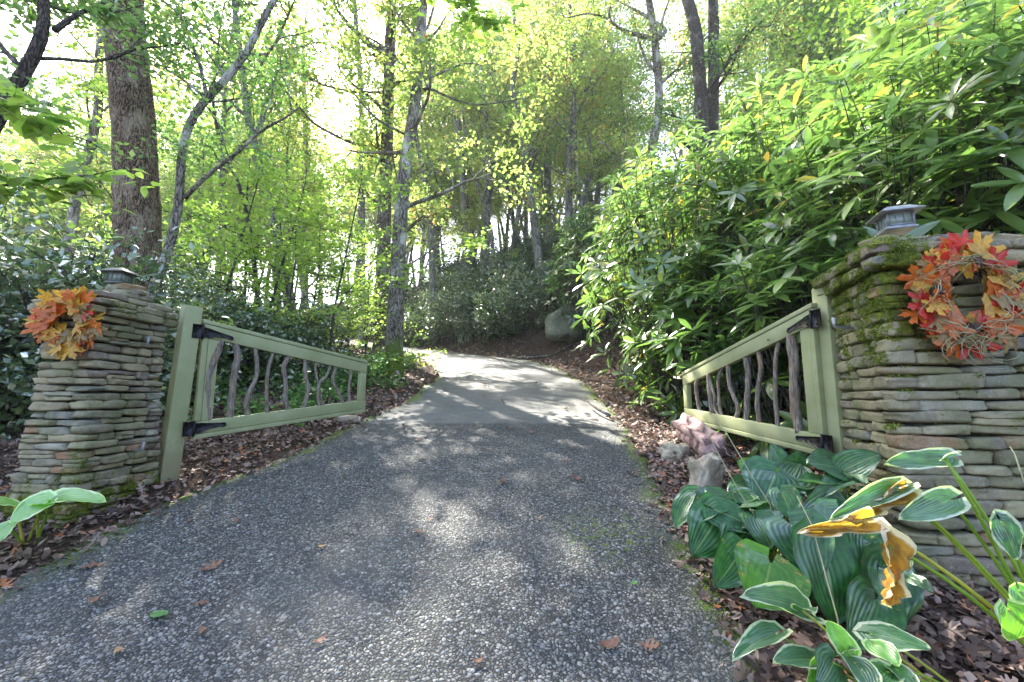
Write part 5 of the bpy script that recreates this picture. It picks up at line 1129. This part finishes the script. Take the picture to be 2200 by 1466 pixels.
def rhodo_root(loc, label, grp, seed, R, Ht, n, size, individual=0, facing=None):
    rng = np.random.default_rng(seed); C, u = rhodo_whorls(rng, R, Ht, n); W = MB()
    if individual:   # pruned back from the gate
        wx = C[:, 0] + loc[0]; wy = C[:, 1] + loc[1]; keep = (wx > np.where(rng.uniform(size=n) < .14, 2.06, 2.26)) | (wy > 5.25) ; keep &= ~((wx < 3.2) & (wy < 3.25)); C, u = C[keep], u[keep]; n = len(C)
    for i in range(0, n, 2):
        b0 = np.array([rng.normal() * .2, rng.normal() * .2, -.2]); mid = b0 + (C[i] - b0) * .55 + np.array([0, 0, -.12 * Ht * rng.uniform(0, 1)]) + rng.normal(size=3) * .12; W.tube([b0, (b0 + mid) / 2 + rng.normal(size=3) * .05, mid, (mid + C[i]) / 2 + rng.normal(size=3) * .03, C[i]], [.016, .012, .009, .006, .005], 4, False)
    root = thing('rhododendron', loc, label, 'shrub', grp); link('stems', W.mesh('stems'), M['bark_dark'], root)
    Cs, Ts, Ns = rhodo_frames(rng, C, u); sz = rng.uniform(.75, 1.25, len(Cs)) * size; ind = np.zeros(len(Cs), bool)
    if individual:
        wpos = Cs + np.array(tuple(loc)); dist = np.linalg.norm(wpos - np.array([0, 0, EYE]), axis=1)
        inv_ = (np.abs(wpos[:, 0] / wpos[:, 1]) < 1.3) & (wpos[:, 1] > 1); dist = np.where(inv_, dist, 99); ind[np.argsort(dist)[:individual]] = True
        for c, t, nn, s in zip(Cs[ind], Ts[ind], Ns[ind], sz[ind]): link('leaf', RHM, None, root, frame_m(Vector(c), t, nn, s))
    r_ = ~ind; N_ = Ns[r_]; T_ = Ts[r_]; B_ = np.cross(N_, T_)
    fo = link('foliage', scatter_mesh('foliage', Cs[r_], T_, B_, N_, sz[r_], LANCE[0], LANCE[1], np.clip(rng.beta(2, 2.5, r_.sum()), 0, .99)), M['rhodo'], root)
    if individual: fo['kind'] = 'stuff'
    return root
RHM = rh_mesh()
near = [((3.0, 4.3), 1.2, 2.4, 420, 'rhododendron directly behind the right gate'), ((4.1, 4.1), 1.6, 4.0, 700, 'tallest near rhododendron behind the right pillar and lantern'), ((4.9, 3.1), 1.5, 3.6, 520, 'rhododendron overhanging the right frame edge behind the pillar'),
        ((2.75, 6.1), 1.1, 2.5, 420, 'rhododendron beyond the free end of the right gate'), ((4.3, 6.2), 1.8, 4.6, 760, 'high rhododendron up the bank above the right gate')]
for i, ((x, y), R, Ht, n, lab) in enumerate(near):
    rhodo_root(Vector((x, y, h1(x, y) - .05)), lab, 'rhododendrons close behind the right gate', 70 + i, R, Ht, int(n * .56), .27, 290)
rp_ = [rhodo_root(Vector((0, 0, 0)), 'rhododendron in the dense hedge up the right bank', 'rhododendrons massed on the right bank', 80 + i, R, Ht, int(n * .5), .24) for i, (R, Ht, n) in enumerate(((1.3, 2.8, 560), (1.6, 4.0, 820), (1.1, 2.3, 460)))]
def rh_fx(r):
    y = r.uniform(4.5, 15); x = r.uniform(.1, 1.4) * y; dr, dl = sd(x, y)
    return (x, y) if 2.3 < dr < 7.5 and not (y < 6.5 and x < 4.6) else None
spread_copies(rp_, [(3.1, 7.4), (3.5, 8.7), (3.9, 10.1), (4.0, 11.8), (6.0, 5.6), (6.6, 4.0), (4.4, 8.2), (8.2, 5.5), (7.6, 9), (9, 7.2), (7, 12), (9.5, 10.5), (11, 8), (8.5, 14), (6.2, 14.5), (6.6, 7.5), (5.2, 8.4), (5.8, 10.5)] + pick(26, rh_fx, R5, 1.25), (.85, 1.25), R5)
for p in rp_:
    if '_free' in p: del p['_free']

# small plants on the forest floor ------------------------------------------------
def seedling(seed):
    rng = np.random.default_rng(seed); W = MB(); A = []
    for k in range(7): grow(W, A, rng, (0, 0, -.03), (rng.normal() * .6, rng.normal() * .6, .8), .4, .004, 1, -.02, .15, 4)
    root = thing('seedling', (0, 0, 0), 'small low green seedling on the leafy ground near the gates and trunks', 'plant', 'green seedlings on the forest floor'); link('stem', W.mesh('stem'), M['bark_dark'], root); link('foliage', leaves_on('foliage', A, rng, 3, .03, .075, LEAF4, (0, 0, 1), .4), M['fern'], root); return root
sd_ = [seedling(91), seedling(92)]
def se_fx(r):
    y = r.uniform(5.5, 14); x = -r.uniform(.17, .8) * y; dr, dl = sd(x, y)
    return (x, y) if .5 < dl else None
spread_copies(sd_, [(-2.9, 10.2), (-3.1, 11.0)] + pick(50, se_fx, R5, .5), (.6, 1.3), R5)
for p in sd_:
    if '_free' in p: del p['_free']

# leafy branches hanging into the view ----------------------------------------------
def spray(label, path, Ys, nl, size, mat, seed, hang=.3, spread=.35):
    rng = np.random.default_rng(seed); q = np.array([tuple(P(x, y, Y)) for (x, y), Y in zip(path, Ys)]); o = q[0].copy(); W = MB(); W.tube(q - o, np.linspace(.012, .003, len(q)), 5); A = []
    for k in range(nl):
        f = rng.uniform(.15, 1) * (len(q) - 1); i = min(int(f), len(q) - 2); p = q[i] + (q[i + 1] - q[i]) * (f - i) - o; d = rng.normal(size=3) * np.array([1, 1, .25]); d[2] -= hang; L = rng.uniform(.3, 1) * spread
        pts, _ = wander(rng, p, d, L, 4, .12, -.03); W.tube(pts, [.004, .003, .0025, .002, .002], 3, False); A.append(pts[1:])
    root = thing('overhanging_branch', tuple(o), label, 'branch', 'leafy branches hanging into view'); link('twigs', W.mesh('twigs'), M['bark_dark'], root)
    link('foliage', leaves_on('foliage', A, rng, 2, .03, size, LEAF4, (0, -.3, 1), .35), M[mat], root)
spray('leafy low branch reaching in from the left edge below the leaning tree', [(-160, 420), (0, 400), (110, 384), (180, 380), (270, 360)], (2.9, 3.0, 3.1, 3.2, 3.3), 26, .11, 'sapling', 1)
spray('bright leafy twig at the far left edge at mid height', [(-160, 130), (-60, 180), (20, 220), (60, 235)], (2.4, 2.5, 2.5, 2.6), 12, .13, 'sapling', 2)
spray('bright green leafy branch hanging from the top edge right of the tall trunks', [(800, -160), (920, -40), (1000, 10), (1080, 50)], (4.4, 4.4, 4.3, 4.3), 26, .12, 'sapling', 3, .4, .4)
spray('leafy branch across the top left corner', [(-120, -60), (60, -20), (160, 30), (260, 20)], (4.6, 4.6, 4.7, 4.8), 30, .10, 'canopy_green', 4)
spray('layer of lime maple leaves in front of the tall trunks', [(862, 655), (890, 590), (950, 545), (1010, 520), (1045, 505)], (9.6, 9.3, 9.0, 8.8, 8.6), 46, .11, 'sapling', 5, .05, .7)

# air ---------------------------------------------------------------------------
b = MB(); b.box((0, 30, 14), (320, 200, 52)); hm = bpy.data.materials.new('haze'); hm.use_nodes = True; hm.node_tree.nodes.clear()
pv = hm.node_tree.nodes.new('ShaderNodeVolumePrincipled'); pv.inputs['Density'].default_value = HAZE; pv.inputs['Color'].default_value = (.96, .95, .9, 1); pv.inputs['Anisotropy'].default_value = .2
ho = hm.node_tree.nodes.new('ShaderNodeOutputMaterial'); hm.node_tree.links.new(pv.outputs[0], ho.inputs['Volume'])
tag(link('haze', b.mesh('haze', False), hm), 'thin pale air between the far trees', 'haze', None, 'stuff')

LM = {'big oak trunk': (-5.5, 6.2), 'left pillar': (-3.1, 3.3), 'left gate': (-2.6, 5.2), 'two tall trunks': (-2.9, 11.2), 'olive boulder': (2.35, 15.8), 'right gate': (2.3, 5.0), 'right pillar': (2.6, 3.0), 'pale fallen limb at the bend': (.4, 15.2), 'crooked dark stick': (1.4, 6.6)}
NAMES = {'far trees of the pale green wood': 'slender tree with pale yellow green leaves, the one nearest to the ', 'bright young maples left of the drive': 'young lime leaved maple growing nearest to the ', 'rhododendrons massed on the right bank': 'rhododendron of the bank hedge standing nearest to the ',
         'laurels in the undergrowth left of the drive': 'loose laurel shrub growing nearest to the ', 'mountain laurels on the bank': 'dark glossy mountain laurel nearest to the ', 'green seedlings on the forest floor': 'low green seedling nearest to the '}
for g_, lab in NAMES.items():
    obs = [o for o in COL.objects if o.parent is None and o.get('group') == g_]; used = set()
    for nm_, (x, y) in LM.items():
        cand = sorted(((o.location.x - x) ** 2 + (o.location.y - y) ** 2, i) for i, o in enumerate(obs) if i not in used)
        best = sorted(((o.location.x - x) ** 2 + (o.location.y - y) ** 2, i) for i, o in enumerate(obs))[0]
        if best[1] not in used and best[0] < 60: used.add(best[1]); obs[best[1]]['label'] = lab + nm_
